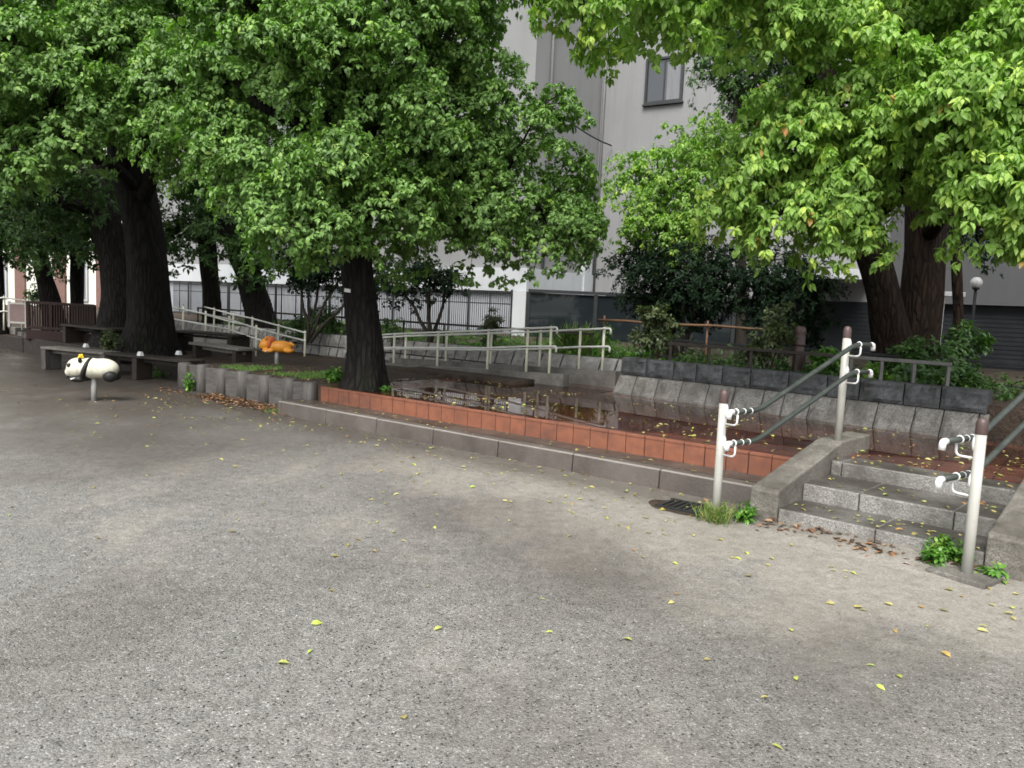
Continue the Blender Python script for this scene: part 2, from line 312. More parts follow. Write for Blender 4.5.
# ------------------------------------------------------------------ mesh helpers
class MB:
    def __init__(s): s.v = []; s.f = []; s.sm = []
    def add(s, vs, fs, smooth=False):
        o = len(s.v); s.v += [Vector(v) for v in vs]; s.f += [tuple(o+i for i in f) for f in fs]; s.sm += [smooth]*len(fs)
    def hexa(s, p):                       # 8 corners: bottom 4 ccw, top 4 ccw
        s.add(p, [(3, 2, 1, 0), (4, 5, 6, 7), (0, 1, 5, 4), (1, 2, 6, 5), (2, 3, 7, 6), (3, 0, 4, 7)])
    def box(s, c, X, Y, Z):               # centre, half-vectors
        c, X, Y, Z = map(Vector, (c, X, Y, Z))
        s.hexa([c-X-Y-Z, c+X-Y-Z, c+X+Y-Z, c-X+Y-Z, c-X-Y+Z, c+X-Y+Z, c+X+Y+Z, c-X+Y+Z])
    def beam(s, p, q, w, h, up=(0, 0, 1)):  # bar with rectangular section
        p, q = Vector(p), Vector(q); d = (q-p); l = d.length; d.normalize()
        sd = d.cross(Vector(up)).normalized(); u = sd.cross(d)
        s.box((p+q)/2, d*l/2, sd*w/2, u*h/2)
    def prism(s, pts, z0, z1):
        n = len(pts)
        s.add([(p[0], p[1], z0) for p in pts]+[(p[0], p[1], z1) for p in pts],
              [tuple(range(n-1, -1, -1)), tuple(range(n, 2*n))]+[(i, (i+1) % n, n+(i+1) % n, n+i) for i in range(n)])
    def tube(s, pts, rad, n=10, cap=True, wob=0, smooth=True, lobes=None, seed=0):
        pts = [Vector(p) for p in pts]
        if not isinstance(rad, (list, tuple)): rad = [rad]*len(pts)
        vs = []; prev = None
        for i, p in enumerate(pts):
            d = (pts[min(i+1, len(pts)-1)]-pts[max(i-1, 0)]).normalized()
            if prev is None:
                x = d.orthogonal().normalized()
                if abs(d.z) > .7:
                    x = (Vector((1, 0, 0)) - d*d.x).normalized()
            else: x = (prev - d*prev.dot(d)).normalized()
            prev = x; y = d.cross(x)
            for k in range(n):
                t = 2*math.pi*k/n; rr = rad[i]
                if lobes: rr *= 1+lobes[i]*(math.cos(5*t+seed)*.5+math.cos(3*t+seed*2)*.5)
                q = p + (x*math.cos(t)+y*math.sin(t))*rr
                if wob: q += (x*math.cos(t)+y*math.sin(t))*rr*wob*noise.noise(Vector((q.x*3+seed, q.y*3, q.z*1.3)))
                vs.append(q)
        fs = [(i*n+k, i*n+(k+1) % n, (i+1)*n+(k+1) % n, (i+1)*n+k) for i in range(len(pts)-1) for k in range(n)]
        if cap: fs += [tuple(range(n-1, -1, -1)), tuple((len(pts)-1)*n+k for k in range(n))]
        s.add(vs, fs, smooth)
    def lathe(s, base, prof, n=16, axis=(0, 0, 1)):
        base = Vector(base); ax = Vector(axis).normalized(); x = ax.orthogonal().normalized(); y = ax.cross(x)
        vs = []
        for r_, h_ in prof:
            for k in range(n):
                t = 2*math.pi*k/n; vs.append(base+ax*h_+(x*math.cos(t)+y*math.sin(t))*r_)
        m = len(prof)
        fs = [(i*n+k, i*n+(k+1) % n, (i+1)*n+(k+1) % n, (i+1)*n+k) for i in range(m-1) for k in range(n)]
        fs += [tuple(range(n-1, -1, -1)), tuple((m-1)*n+k for k in range(n))]
        s.add(vs, fs, True)
    def ell(s, c, X, Y, Z, nu=18, nv=12):
        c, X, Y, Z = map(Vector, (c, X, Y, Z)); vs = [c-Z]; fs = []
        for j in range(1, nv):
            ph = -math.pi/2+math.pi*j/nv
            for i in range(nu):
                t = 2*math.pi*i/nu; vs.append(c+X*math.cos(ph)*math.cos(t)+Y*math.cos(ph)*math.sin(t)+Z*math.sin(ph))
        vs.append(c+Z); e = len(vs)-1
        for i in range(nu):
            fs.append((0, 1+(i+1) % nu, 1+i)); fs.append((e, e-nu+i, e-nu+(i+1) % nu))
            for j in range(nv-2):
                a = 1+j*nu+i; b = 1+j*nu+(i+1) % nu; fs.append((a, b, b+nu, a+nu))
        s.add(vs, fs, True)
    def build(s, name, mat, parent=None, loc=None, bevel=0, seg=2, remesh=0):
        base = Vector(loc) if loc is not None else (Vector(parent.get('_w', (0, 0, 0))) if parent else Vector((0, 0, 0)))
        me = bpy.data.meshes.new(name); me.from_pydata([v-base for v in s.v], [], s.f)
        me.polygons.foreach_set('use_smooth', s.sm); me.materials.append(M[mat] if isinstance(mat, str) else mat); me.update()
        o = bpy.data.objects.new(name, me); COL.objects.link(o)
        if parent is not None:
            o.parent = parent
            o['_w'] = list(base)
            if loc is not None: o.location = base - Vector(parent['_w'])
        elif loc is not None: o.location = base; o['_w'] = list(base)
        else: o['_w'] = [0, 0, 0]
        if remesh:
            r = o.modifiers.new('remesh', 'REMESH'); r.mode = 'VOXEL'; r.voxel_size = remesh; r.use_smooth_shade = True
            sm = o.modifiers.new('smooth', 'SMOOTH'); sm.iterations = 6; sm.factor = .6
        if bevel:
            b = o.modifiers.new('bevel', 'BEVEL'); b.width = bevel; b.segments = seg; b.limit_method = 'ANGLE'; b.angle_limit = R(40)
        return o
def tag(o, label, cat, group=None):
    o['label'] = label; o['category'] = cat
    if group: o['group'] = group
    return o
def thing(name, label, cat, loc, group=None):
    o = bpy.data.objects.new(name, None); COL.objects.link(o); o.location = loc; o['_w'] = list(loc)
    o.empty_display_size = .1
    return tag(o, label, cat, group)
def struct(o, kind='structure'): o['kind'] = kind; return o

# ------------------------------------------------------------------ foliage (numpy)
def nrm(a): return a/np.maximum(np.linalg.norm(a, axis=-1, keepdims=True), 1e-9)
def leaves_mesh(name, P, D, Nn, Ln, Wd, tint, mat, parent=None, hi=True, base=(0, 0, 0)):
    P = np.asarray(P, float)-np.asarray(base, float); D = nrm(D); Nn = nrm(Nn - D*np.sum(Nn*D, 1, keepdims=True)); S = np.cross(D, Nn)
    n = len(P); Ln = Ln[:, None]; Wd = Wd[:, None]
    dr = Nn*Ln
    if hi:
        V = np.stack([P, P+D*Ln*.5+dr*.03, P+D*Ln-dr*.16,
                      P+D*Ln*.28+S*Wd*.46+dr*.07, P+D*Ln*.62+S*Wd*.46+dr*.04,
                      P+D*Ln*.28-S*Wd*.46+dr*.07, P+D*Ln*.62-S*Wd*.46+dr*.04], 1)
        fl = np.array([0, 3, 4, 1, 1, 4, 2, 0, 1, 6, 5, 1, 2, 6]); tot = np.array([4, 3, 4, 3]); k = 7
    else:
        V = np.stack([P, P+D*Ln*.45+S*Wd*.5+dr*.06, P+D*Ln-dr*.12, P+D*Ln*.45-S*Wd*.5+dr*.06], 1)
        fl = np.array([0, 1, 2, 0, 2, 3]); tot = np.array([3, 3]); k = 4
    me = bpy.data.meshes.new(name)
    me.vertices.add(n*k); me.vertices.foreach_set('co', V.reshape(-1).astype(np.float32))
    lp = (fl[None, :]+(np.arange(n)*k)[:, None]).reshape(-1)
    me.loops.add(len(lp)); me.loops.foreach_set('vertex_index', lp.astype(np.int32))
    tots = np.tile(tot, n); st = np.concatenate([[0], np.cumsum(tots)[:-1]])
    me.polygons.add(len(tots)); me.polygons.foreach_set('loop_start', st.astype(np.int32))
    try: me.polygons.foreach_set('loop_total', tots.astype(np.int32))
    except Exception: pass
    at_ = me.attributes.new('tint', 'FLOAT_COLOR', 'POINT')
    T = np.concatenate([np.repeat(tint, k, 0), np.ones((n*k, 1))], 1)
    at_.data.foreach_set('color', T.reshape(-1).astype(np.float32))
    me.materials.append(M[mat]); me.update(calc_edges=True); me.shade_flat() if hasattr(me, 'shade_flat') else None
    o = bpy.data.objects.new(name, me); COL.objects.link(o)
    if parent is not None: o.parent = parent
    return o

def rosettes(rng, C, A, leafL, nl=(7, 12), droop=.35, asp=.46, young=.06, red=0.0, spread=1.0):
    """C shoot tips, A shoot axes -> leaf arrays"""
    m = len(C); cnt = rng.integers(nl[0], nl[1]+1, m); idx = np.repeat(np.arange(m), cnt); n = len(idx)
    A = nrm(A); ref = np.where(np.abs(A[:, 2:3]) > .9, np.array([[1., 0, 0]]), np.array([[0, 0, 1.]]))
    X = nrm(np.cross(A, ref)); Y = np.cross(A, X)
    phi = rng.uniform(0, 2*np.pi, n); th = rng.uniform(.75, 1.9, n)*spread
    rad = X[idx]*np.cos(phi)[:, None]+Y[idx]*np.sin(phi)[:, None]
    D = A[idx]*np.cos(th)[:, None]+rad*np.sin(th)[:, None]; D[:, 2] -= droop*rng.uniform(.5, 1.6, n); D = nrm(D)
    Nn = A[idx]+rad*.5+rng.normal(0, .17, (n, 3)); Nn[:, 2] += .3
    P = C[idx]-A[idx]*(rng.uniform(0, 1.0, n)*leafL*.9)[:, None]+rad*leafL*.12
    Ls = leafL*rng.uniform(.5, 1.22, n); W = Ls*asp*rng.uniform(.85, 1.15, n)
    shoot = rng.beta(2, 2, m); t0 = np.clip(shoot[idx]*.8+rng.uniform(0, .55, n)-.18, 0, 1)
    yy = (rng.uniform(0, 1, m) < young)[idx]*rng.uniform(.3, 1, n) + (rng.uniform(0, 1, n) < .05)*rng.uniform(0, .6, n)
    rr = ((rng.uniform(0, 1, m) < red)[idx] & (th < 1.15))*rng.uniform(.4, 1, n)
    return P, D, Nn, Ls, W, np.stack([t0, np.clip(yy, 0, 1), rr], 1)

def make_clumps(rng, clumps, padr, dens, inner=.3):
    """each clump -> dome shaped pads of shoots. clump=(centre, rx, ry, rz)"""
    Cs, As, pads = [], [], []
    for c, rx, ry, rz, *w in clumps:
        wgt = w[0] if w else 1.0
        rr = np.array([rx, ry, rz]); area = 4*np.pi*((rx*ry)**1.6+(rx*rz)**1.6+(ry*rz)**1.6)**(1/1.6)/3**(1/1.6)
        k = max(4, int(area/(padr*padr*1.9)*wgt))
        d = nrm(rng.normal(0, 1, (k, 3))); sc = rng.uniform(.72, 1.08, k)+(rng.uniform(0, 1, k) < .08)*.14
        ki = int(k*inner); sc[:ki] = rng.uniform(.25, .72, ki)
        pc = np.array(c)[None]+d*rr*sc[:, None]+rng.normal(0, padr*.38, (k, 3))
        pn = nrm(d*.75+np.array([0, 0, .75])+rng.normal(0, .18, (k, 3)))
        for q, nn in zip(pc, pn):
            pr = padr*rng.uniform(.6, 1.35); m = max(5, int(dens*np.pi*pr*pr*rng.uniform(.75, 1.2)))
            ref = np.array([1., 0, 0]) if abs(nn[2]) > .8 else np.array([0, 0, 1.])
            x = np.cross(nn, ref); x /= np.linalg.norm(x); y = np.cross(nn, x)
            r_ = pr*np.sqrt(rng.uniform(0, 1, m)); t = rng.uniform(0, 2*np.pi, m)
            o2 = x[None]*(r_*np.cos(t))[:, None]+y[None]*(r_*np.sin(t))[:, None]
            o2 *= np.array([1, 1, 1])
            hh = -.55*r_*r_/pr + rng.normal(0, pr*.10, m)
            Cs.append(q[None]+o2+nn[None]*hh[:, None]); As.append(nn[None]*1.0+o2/pr*.75+rng.normal(0, .2, (m, 3)))
        pads.append((np.array(c), pc))
    return np.concatenate(Cs), np.concatenate(As), pads

def crown(root, clumps, mat, seed, leafL, padr, dens, hi=True, name='crown', **kw):
    rng = np.random.default_rng(seed)
    inner = kw.pop('inner', .3)
    C, A, pads = make_clumps(rng, clumps, padr, dens, inner)
    o = leaves_mesh(name, *rosettes(rng, C, A, leafL, **kw), mat, root, hi, root['_w'])
    return o, pads

def limb_path(p, q, bend, n=6, sag=0.0, seed=0):
    p, q = Vector(p), Vector(q); out = []
    d = q-p; sd = d.cross(Vector((0, 0, 1)))
    for i in range(n+1):
        t = i/n; w = 4*t*(1-t)
        j = Vector((noise.noise(Vector((seed, t*3, 1))), noise.noise(Vector((seed, t*3, 5))), noise.noise(Vector((seed, t*3, 9)))))
        out.append(p+d*t+Vector((0, 0, 1))*bend*w+j*d.length*.06*w)
    return out

def tree(name, label, tr, rad, bark, clumps, leaf, seed, leafL=.1, padr=.45, dens=38, hi=True, cat='tree', group=None, lobe=.25, forks=None, twigs=True, **kw):
    """tr trunk centreline (world), rad radii, clumps in world coordinates"""
    base = Vector(tr[0]); root = thing(name, label, cat, base, group)
    m = MB()
    # refine trunk path
    pts = []; rr = []; lo = []
    n = len(tr)
    for i in range(n-1):
        for k in range(5):
            t = k/5; a, b = Vector(tr[i]), Vector(tr[i+1])
            p0 = Vector(tr[max(i-1, 0)]); p3 = Vector(tr[min(i+2, n-1)])
            pts.append(.5*((2*a)+(-p0+b)*t+(2*p0-5*a+4*b-p3)*t*t+(-p0+3*a-3*b+p3)*t**3))
            rr.append(rad[i]+(rad[i+1]-rad[i])*t)
    pts.append(Vector(tr[-1])); rr.append(rad[-1])
    z0 = pts[0].z
    r_ = []
    for p, q in zip(pts, rr):
        f = math.exp(-max(0, p.z-z0)/.28) if cat == 'tree' else 0
        r_.append(q*(1+.34*f)); lo.append(lobe*f+.05)
    m.tube([pts[0]-Vector((0, 0, .15))]+pts, [r_[0]*1.1]+r_, 22 if hi else 12, True, .16, True, [lo[0]]+lo, seed)
    for fk in (forks or []):
        fp, fr = fk; m.tube([Vector(x) for x in fp], list(fr), 14, True, .14, True, None, seed+3)
    tk = m.build('trunk', bark, root)
    cr, pads = crown(root, clumps, leaf, seed, leafL, padr, dens, hi, **kw)
    if twigs:
        g = MB(); sk = [(p, q) for p, q in zip(pts, r_)]
        top = [s for s in sk if s[0].z > z0+(pts[-1].z-z0)*.35] or sk
        for fk in (forks or []):
            top += [(Vector(x), y) for x, y in zip(*fk)][1:]
        for i, (c, pc) in enumerate(pads):
            c = Vector(c); cand = [s for s in top if s[0].z < c.z+.4] or top
            s = min(cand, key=lambda s: (s[0]-c).length)
            L_ = (s[0]-c).length
            r1 = min(s[1]*.55, .03+.022*L_)
            lp = limb_path(s[0], c, .10*L_, 7, 0, seed+i)
            g.tube(lp, [r1*(1-.7*k/7) for k in range(8)], 7, True)
            for j, q in enumerate(pc[:26]):
                q = Vector(q); g.tube(limb_path(lp[-1 - (j % 4)], q-Vector((0, 0, .05)), .06, 3, 0, seed+j), [r1*.26+.004, r1*.2+.003, r1*.12+.003, .003], 4, False)
        g.build('branches', bark, root)
    return root

def cl(u, v, y, ru, rv, ry=None, w=1.0):      # clump from a surveyed direction, distance and angular size
    c = at(u, v, y); s = y/FPX
    return (tuple(c), ru*s, ry if ry else (ru+rv)*.5*s, rv*s, w)

# ================================================================== SETTING
g = MB(); S = 400
g.add([(-S, -S, 0), (S, -S, 0), (S, S, 0), (-S, S, 0)], [(0, 1, 2, 3)])
struct(g.build('ground', 'ground'))

def sheetbox(pts, z0, z1):
    m = MB(); m.prism([(p.x, p.y) for p in pts], z0, z1); return m
# tiled terrace (raised 0.4)
PL = .365
struct(sheetbox([L(-9, 1.08), L(-2.12, 1.08), L(-2.12, 1.52), L(-.24, 1.52), L(-.24, 1.08), L(5.95, 1.08), L(6.4, 4.4), L(3.6, 5.4), L(-9, 4.6)][::-1], -.1, PL).build('terrace_paving', 'tile'))
# soil beds
def bed(name, outline, z0, zt, seed, amp=.05, step=.16):
    m = MB(); m.prism([(p.x, p.y) for p in outline], z0, zt)
    struct(m.build(name, 'soil'))
def mound(name, a0, a1, b0, b1, zt, amp, seed, n=(60, 30), mat='soil', edge=.12):
    m = MB(); vs = []; fs = []
    for j in range(n[1]+1):
        for i in range(n[0]+1):
            a = a0+(a1-a0)*i/n[0]; b = b0+(b1-b0)*j/n[1]
            e = min(i, n[0]-i, 4)/4*min(j, n[1]-j, 4)/4
            z = zt+e*(amp*noise.noise(Vector((a*.8+seed, b*.8, 0)))+amp*.4*noise.noise(Vector((a*3+seed, b*3, 2))))
            vs.append(L(a, b, z))
    w = n[0]+1
    for j in range(n[1]):
        for i in range(n[0]): fs.append((j*w+i+1, j*w+i, (j+1)*w+i, (j+1)*w+i+1))
    # skirt
    o = len(vs); ring = [i for i in range(w)]+[j*w+w-1 for j in range(1, n[1]+1)]+[n[1]*w+i for i in range(w-2, -1, -1)]+[j*w for j in range(n[1]-1, 0, -1)]
    for k in ring: vs.append(Vector((vs[k].x, vs[k].y, -.1)))
    for k in range(len(ring)): fs.append((ring[k], ring[(k+1) % len(ring)], o+(k+1) % len(ring), o+k))
    m.add(vs, fs, True); return struct(m.build(name, mat))
mound('soil_bed', 5.97, 9.5, 1.07, 5.3, .37, .03, 1)
mound('soil_terrain', 9.52, 24, 1.75, 6.0, .33, .05, 4, (80, 30))
mound('planted_terrain', -14, 34, 5.35, 13.5, .70, .05, 9, (90, 26))
# planting strip right behind the stone wall
m = MB(); m.prism([(p.x, p.y) for p in (L(-14, 3.0), L(-1.5, 3.75), L(3.25, 4.28), L(3.3, 5.24), L(-14, 5.24))][::-1], -.1, .74)
struct(m.build('planting_soil', 'soil'))

mound('soil_bank_ground', 4.75, 7.2, 3.62, 4.19, .425, .03, 14, (30, 10))
# puddle on the terrace
def puddle(name, pts, z, seed):
    m = MB(); c = sum(pts, Vector())/len(pts); out = []
    n = len(pts)
    for i in range(n):
        for k in range(8):
            t = k/8; p = pts[i].lerp(pts[(i+1) % n], t); d = (p-c).normalized()
            out.append(p+d*.16*noise.noise(Vector((p.x*2.3+seed, p.y*2.3, seed))))
    m.add([Vector((p.x, p.y, z)) for p in out], [tuple(range(len(out)))])
    o = struct(m.build(name, 'water'))
    bpy.context.view_layer.update()
    return o
puddle('puddle', [L(5.3, 1.13), L(5.1, 2.6), L(5.6, 3.5), L(4.9, 4.05), L(4.2, 4.5), L(3.5, 4.5), L(3.4, 3.9), L(2.0, 3.75), L(.6, 3.65), L(-.9, 3.5), L(-2.6, 3.4), L(-2.4, 2.6), L(-1.2, 2.05), L(-.3, 1.75), L(.5, 1.45), L(1.3, 1.25), L(2.6, 1.14), L(4.0, 1.13)][::-1], PL+.005, 3)

# kerb, ledge
k = MB(); rr = random.Random(3); a = -.12
k2 = MB()
while a < 6.2:
    w = min(.9, 6.25-a)
    k.hexa([L(a+.004, .60, -.1), L(a+w-.004, .60, -.1), L(a+w-.004, .76, -.1), L(a+.004, .76, -.1),
            L(a+.004, .615, .17+rr.uniform(-.004, .004)), L(a+w-.004, .615, .17+rr.uniform(-.004, .004)), L(a+w-.004, .76, .172), L(a+.004, .76, .172)][::1])
    a += .9
struct(k.build('kerb', 'kerbstone', bevel=.012, seg=3))
m = MB(); m.prism([(p.x, p.y) for p in (L(-.1, .763), L(6.25, .763), L(6.25, 1.035), L(-.1, 1.035))], -.1, .178)
struct(m.build('path_ledge', 'ledge'))
# fascia of red tiles
fw = thing('tiled_fascia_wall', 'low strip of upright red tiles facing the flooded terrace edge', 'wall', L(2.9, 1.0))
m = MB(); b_ = MB(); a = -.24
b_.box(L(2.84, 1.068, .165), E1*3.08, E2*.010, Vector((0, 0, .185)))
rr = random.Random(8)
while a < 5.9:
    w = min(.2, 5.92-a); j = rr.uniform(-.002, .002)
    m.box(L(a+w/2, 1.046+j, .25), E1*(w/2-.0035), E2*.010, Vector((0, 0, .09)))
    m.box(L(a+w/2, 1.062+j, .3545), E1*(w/2-.0035), E2*.03, Vector((0, 0, .0125)))
    a += .2
b_.build('mortar_bed', 'grout', fw); m.build('red_tiles', 'face_tile', fw, bevel=.003)

# ================================================================== STEPS
st = thing('stone_steps', 'three grey granite steps climbing between two sloping cheek walls', 'steps', ST(.66, .5))
def step(t0, t1, z0, z1, cuts):
    m = MB(); rr = random.Random(int(t0*100)+5)
    for s0, s1 in zip(cuts[:-1], cuts[1:]):
        j = rr.uniform(-.008, .008)
        m.hexa([ST(s0+.003, t0+j, z0), ST(s1-.003, t0+j, z0), ST(s1-.003, t1, z0), ST(s0+.003, t1, z0),
                ST(s0+.003, t0+j+.012, z1), ST(s1-.003, t0+j+.012, z1), ST(s1-.003, t1, z1), ST(s0+.003, t1, z1)])
    return m
step(0, .46, -.1, .125, (0, .68, 1.33)).build('step', 'granite', st, bevel=.012, seg=3)
step(.44, 1.02, -.1, .255, (.0, .42, 1.05, 1.33)).build('step', 'granite', st, bevel=.012, seg=3)
step(.98, 1.32, -.1, .371, (.0, .09, 1.33)).build('step', 'granite', st, bevel=.012, seg=3)
def cheek(s0, s1, label):
    m = MB(); prof = [(.0, -.1), (.0, .235), (.03, .255), (1.26, .50), (1.95, .50), (1.95, -.1)]
    n = len(prof); vs = [ST(s0, t, z) for t, z in prof]+[ST(s1, t, z) for t, z in prof]
    m.add(vs, [tuple(range(n)), tuple(range(2*n-1, n-1, -1))]+[(i, n+i, n+(i+1) % n, (i+1) % n) for i in range(n)])
    o = m.build('stair_cheek_wall', 'tread', None, ST((s0+s1)/2, .9), bevel=.014, seg=3)
    return tag(o, label, 'wall', 'cheek walls of the steps')
cheek(-.22, -.003, 'sloping stone cheek wall of the steps, between the red tiles and the treads')
cheek(1.333, 1.62, 'sloping stone cheek wall of the steps, cut off behind the footing of the nearest rail post')

m = MB(); vs = []; fs = []; n = 40
for i in range(n+1):
    s_ = -.1+1.5*i/n; e = min(1, min(i, n-i)/6); h_ = (.05+.02*noise.noise(Vector((s_*5, 1, 3))))*e*(.75+.35*s_)
    for t_, k_ in ((.012, 1), (-.06, .8), (-.14, .42), (-.25, .12), (-.36-.06*noise.noise(Vector((s_*4, 7, 0))), -.06)):
        vs.append(ST(s_, t_, .002+h_*k_))
for i in range(n):
    for k_ in range(4): fs.append((i*5+k_, i*5+k_+1, (i+1)*5+k_+1, (i+1)*5+k_))
m.add(vs, fs, True); struct(m.build('dirt_ground', 'ground'))

# ---------------------------------------------------------------- stair handrails
def ring(m, c, d, r, t):
    d = Vector(d).normalized(); x = d.orthogonal().normalized(); y = d.cross(x); n = 16; k = 6; vs = []; fs = []
    for i in range(n):
        a = 2*math.pi*i/n; q = x*math.cos(a)+y*math.sin(a)
        for j in range(k):
            b = 2*math.pi*j/k; vs.append(Vector(c)+q*(r+t*math.cos(b))+d*t*1.4*math.sin(b))
    for i in range(n):
        for j in range(k): fs.append((i*k+j, ((i+1) % n)*k+j, ((i+1) % n)*k+(j+1) % k, i*k+(j+1) % k))
    m.add(vs, fs, True)
def arc_fillet(pts, r, n=5):
    pts = [Vector(p) for p in pts]; out = [pts[0]]
    for i in range(1, len(pts)-1):
        p, a, b = pts[i], (pts[i-1]-pts[i]), (pts[i+1]-pts[i]); d = min(r, a.length*.45, b.length*.45)
        A = p+a.normalized()*d; B = p+b.normalized()*d
        for k in range(n+1):
            t = k/n; out.append(A*(1-t)**2+p*2*t*(1-t)+B*t*t)
    out.append(pts[-1]); return out
def stair_rail(label, p_low, p_high, side, dirv, ext):
    root = thing('stair_handrail', label, 'handrail', p_low, 'handrails of the steps')
    for p in (p_low, p_high):
        m = MB(); z = p.z
        m.lathe(p, [(.031, -.12), (.031, .88)], 20); po = m.build('post', 'cream', root)
        m = MB(); m.lathe(p, [(.0325, .88), (.0335, .885), (.0335, .935), (.031, .955), (.024, .97), (.012, .978), (.002, .98)], 20)
        m.build('post_cap', 'capbrown', po)
    d = Vector(dirv); up = Vector((0, 0, 1)); sv = Vector(side)
    for hh in (.83, .60):
        o1 = p_low+sv*.115+up*hh; o2 = p_high+sv*.115+up*hh
        e2 = o2+d*.2
        s_ = o1-d*ext
        path = arc_fillet([s_, o1+d*.26, o2-d*.06, e2], .09)
        m = MB(); m.tube(path, .0195, 14); rl = m.build('rail', 'gripgreen', root)
        for q in (o1+d*.09, o1+d*.17):
            m = MB(); ring(m, q, d, .0195, .0035); m.build('collar', 'white', rl)
        for q, dd in ((s_, -d), (e2, d)):
            m = MB(); m.tube(arc_fillet([q-dd*.02, q+dd*.02, q+dd*.026-up*.05], .026), [.021]*7+[.0195], 14); m.build('end_cap', 'white', rl)
        for pp, q in ((p_low, o1), (p_high, o2-d*.0)):
            m = MB(); c = q
            ring(m, c+d*.0, d, .0215, .005)
            m.tube(arc_fillet([c-up*.022+sv*.016, c-up*.10+sv*.016, pp+up*(c.z-pp.z-.10)+sv*.028], .035), .0075, 8)
            m.ell(pp+sv*.03+up*(hh-.01), sv*.014, d*.022, up*.05, 10, 8)
            m.build('bracket', 'white', root)
P1 = L(0, 0); P2 = L(-.43, 1.52, .50)
rd = (Vector((P2.x, P2.y, 0))-Vector((P1.x, P1.y, 0))).normalized(); rs = Vector((rd.y, -rd.x, 0))
stair_rail('cream post handrail with two dark grips rising over the cheek wall beside the red tiles', P1, P2, rs, rd, .055)
P3 = L(-1.64, -.08); P4 = P3+rd*1.58+Vector((0, 0, .50))
stair_rail('cream post handrail whose front post stands on a flat concrete footing among ferny weeds', P3, P4, -rs, rd, .2)
m = MB(); c = P3+rd*-.02+rs*-.01
m.box(c+Vector((0, 0, .0)), rs*.17, rd*.12, Vector((0, 0, .03)))
tag(m.build('footing_slab', 'concrete', None, c, bevel=.008), 'flat wet concrete footing slab under the nearest cream post', 'slab')

# ================================================================== STONE WALL at the back
def WL(x, off=0.0, z=0.0):              # x metres from its visible end towards the steps side
    p0 = L(3.32, 4.08); p1 = L(-1.30, 3.63); d = (p1-p0).normalized(); nrmv = Vector((-d.y, d.x, 0))
    if nrmv.dot(E2) < 0: nrmv = -nrmv
    return p0+d*x+nrmv*off+Vector((0, 0, z))
WLEN = (L(-1.30, 3.63)-L(3.32, 4.08)).length
def on_wall(u, v, off):
    p = WL(0, off); d = (WL(1)-WL(0)); nn = Vector((-d.y, d.x, 0)); c = Vector((0, 0, H)); r_ = ray(u, v)
    return c+r_*((p-c).dot(nn)/r_.dot(nn))
sw = thing('stone_block_wall', 'low wall of battered pale stones under a blue grey stone course', 'wall', WL(2.4, .1))
def roughface(m, c00, c10, c01, c11, depth_dir, thick, amp, seed, n=(9, 6)):
    """block with rough split front face: corners bottom-left.. given as vectors, thickness backwards"""
    vs = []; fs = []; w = n[0]+1; out = (c10-c00).cross(c01-c00).normalized()
    if out.dot(depth_dir) > 0: out = -out
    for j in range(n[1]+1):
        for i in range(n[0]+1):
            s_, t_ = i/n[0], j/n[1]; p = c00.lerp(c10, s_).lerp(c01.lerp(c11, s_), t_)
            e = min(1, min(i, n[0]-i)/1.0)*min(1, min(j, n[1]-j)/1.0)
            q = p+out*(e*(amp*.55+amp*noise.noise(Vector((p.x*7+seed, p.y*7, p.z*7)))+amp*.5*noise.noise(Vector((p.x*19, p.y*19+seed, p.z*19)))))
            vs.append(q)
    for j in range(n[1]):
        for i in range(n[0]): fs.append((j*w+i, j*w+i+1, (j+1)*w+i+1, (j+1)*w+i))
    ringi = [i for i in range(w)]+[j*w+w-1 for j in range(1, n[1]+1)]+[n[1]*w+i for i in range(w-2, -1, -1)]+[j*w for j in range(n[1]-1, 0, -1)]
    o = len(vs)
    for q in ringi: vs.append(vs[q]+depth_dir*thick)
    for q in range(len(ringi)): fs.append((ringi[q], o+q, o+(q+1) % len(ringi), ringi[(q+1) % len(ringi)]))
    fs.append(tuple(range(o, o+len(ringi))))
    m.add(vs, fs, False)
back = (WL(0, 1)-WL(0, 0))
lo_, up_ = MB(), MB(); rr = random.Random(5); x = 0.0; i = 0
while x < WLEN-.05:
    w = min(rr.uniform(.26, .40), WLEN-x)
    sk = .012
    roughface(lo_, WL(x+.006-sk*(x > 0), 0, .33), WL(x+w-.006-sk, 0, .33), WL(x+.006+(.06 if x == 0 else 0), .12, .642), WL(x+w-.006, .12, .642), back, .12, .028, i*3.1); x += w; i += 1
x = .07
while x < WLEN-.05:
    w = min(rr.uniform(.34, .50), WLEN-x)
    roughface(up_, WL(x+.007, .10, .65), WL(x+w-.007, .10, .65), WL(x+.007, .115, .885), WL(x+w-.007, .115, .885), back, .2, .03, i*2.7); x += w; i += 1
lo_.build('lower_course', 'light_stone', sw); up_.build('upper_course', 'dark_stone', sw)

# retaining wall with rubble facing
rw = thing('rubble_retaining_wall', 'long low retaining wall of slanting rubble stones behind the ramp handrails', 'wall', L(9, 5.2))
m = MB(); rr = random.Random(11)
for row in range(2):
    z0, z1 = (.25, .53) if row == 0 else (.535, .80)
    a = 3.35 - row*.1
    while a < 20:
        w = rr.uniform(.26, .42)
        o0 = 5.12-.0; sl = .06
        roughface(m, L(a+w-.016, 5.10+row*.03, z0), L(a+.016, 5.10+row*.03, z0), L(a+w-.016-sl, 5.13+row*.03, z1-.02), L(a+.016-sl, 5.13+row*.03, z1-.02), E2, .1, .032, a*3.3, (4, 3))
        a += w
m.build('stone_facing', 'facing_stone', rw)
m = MB(); m.box(L(11.7, 5.32, .39), E1*8.4, E2*.08, Vector((0, 0, .39))); m.build('core', 'grout', rw)

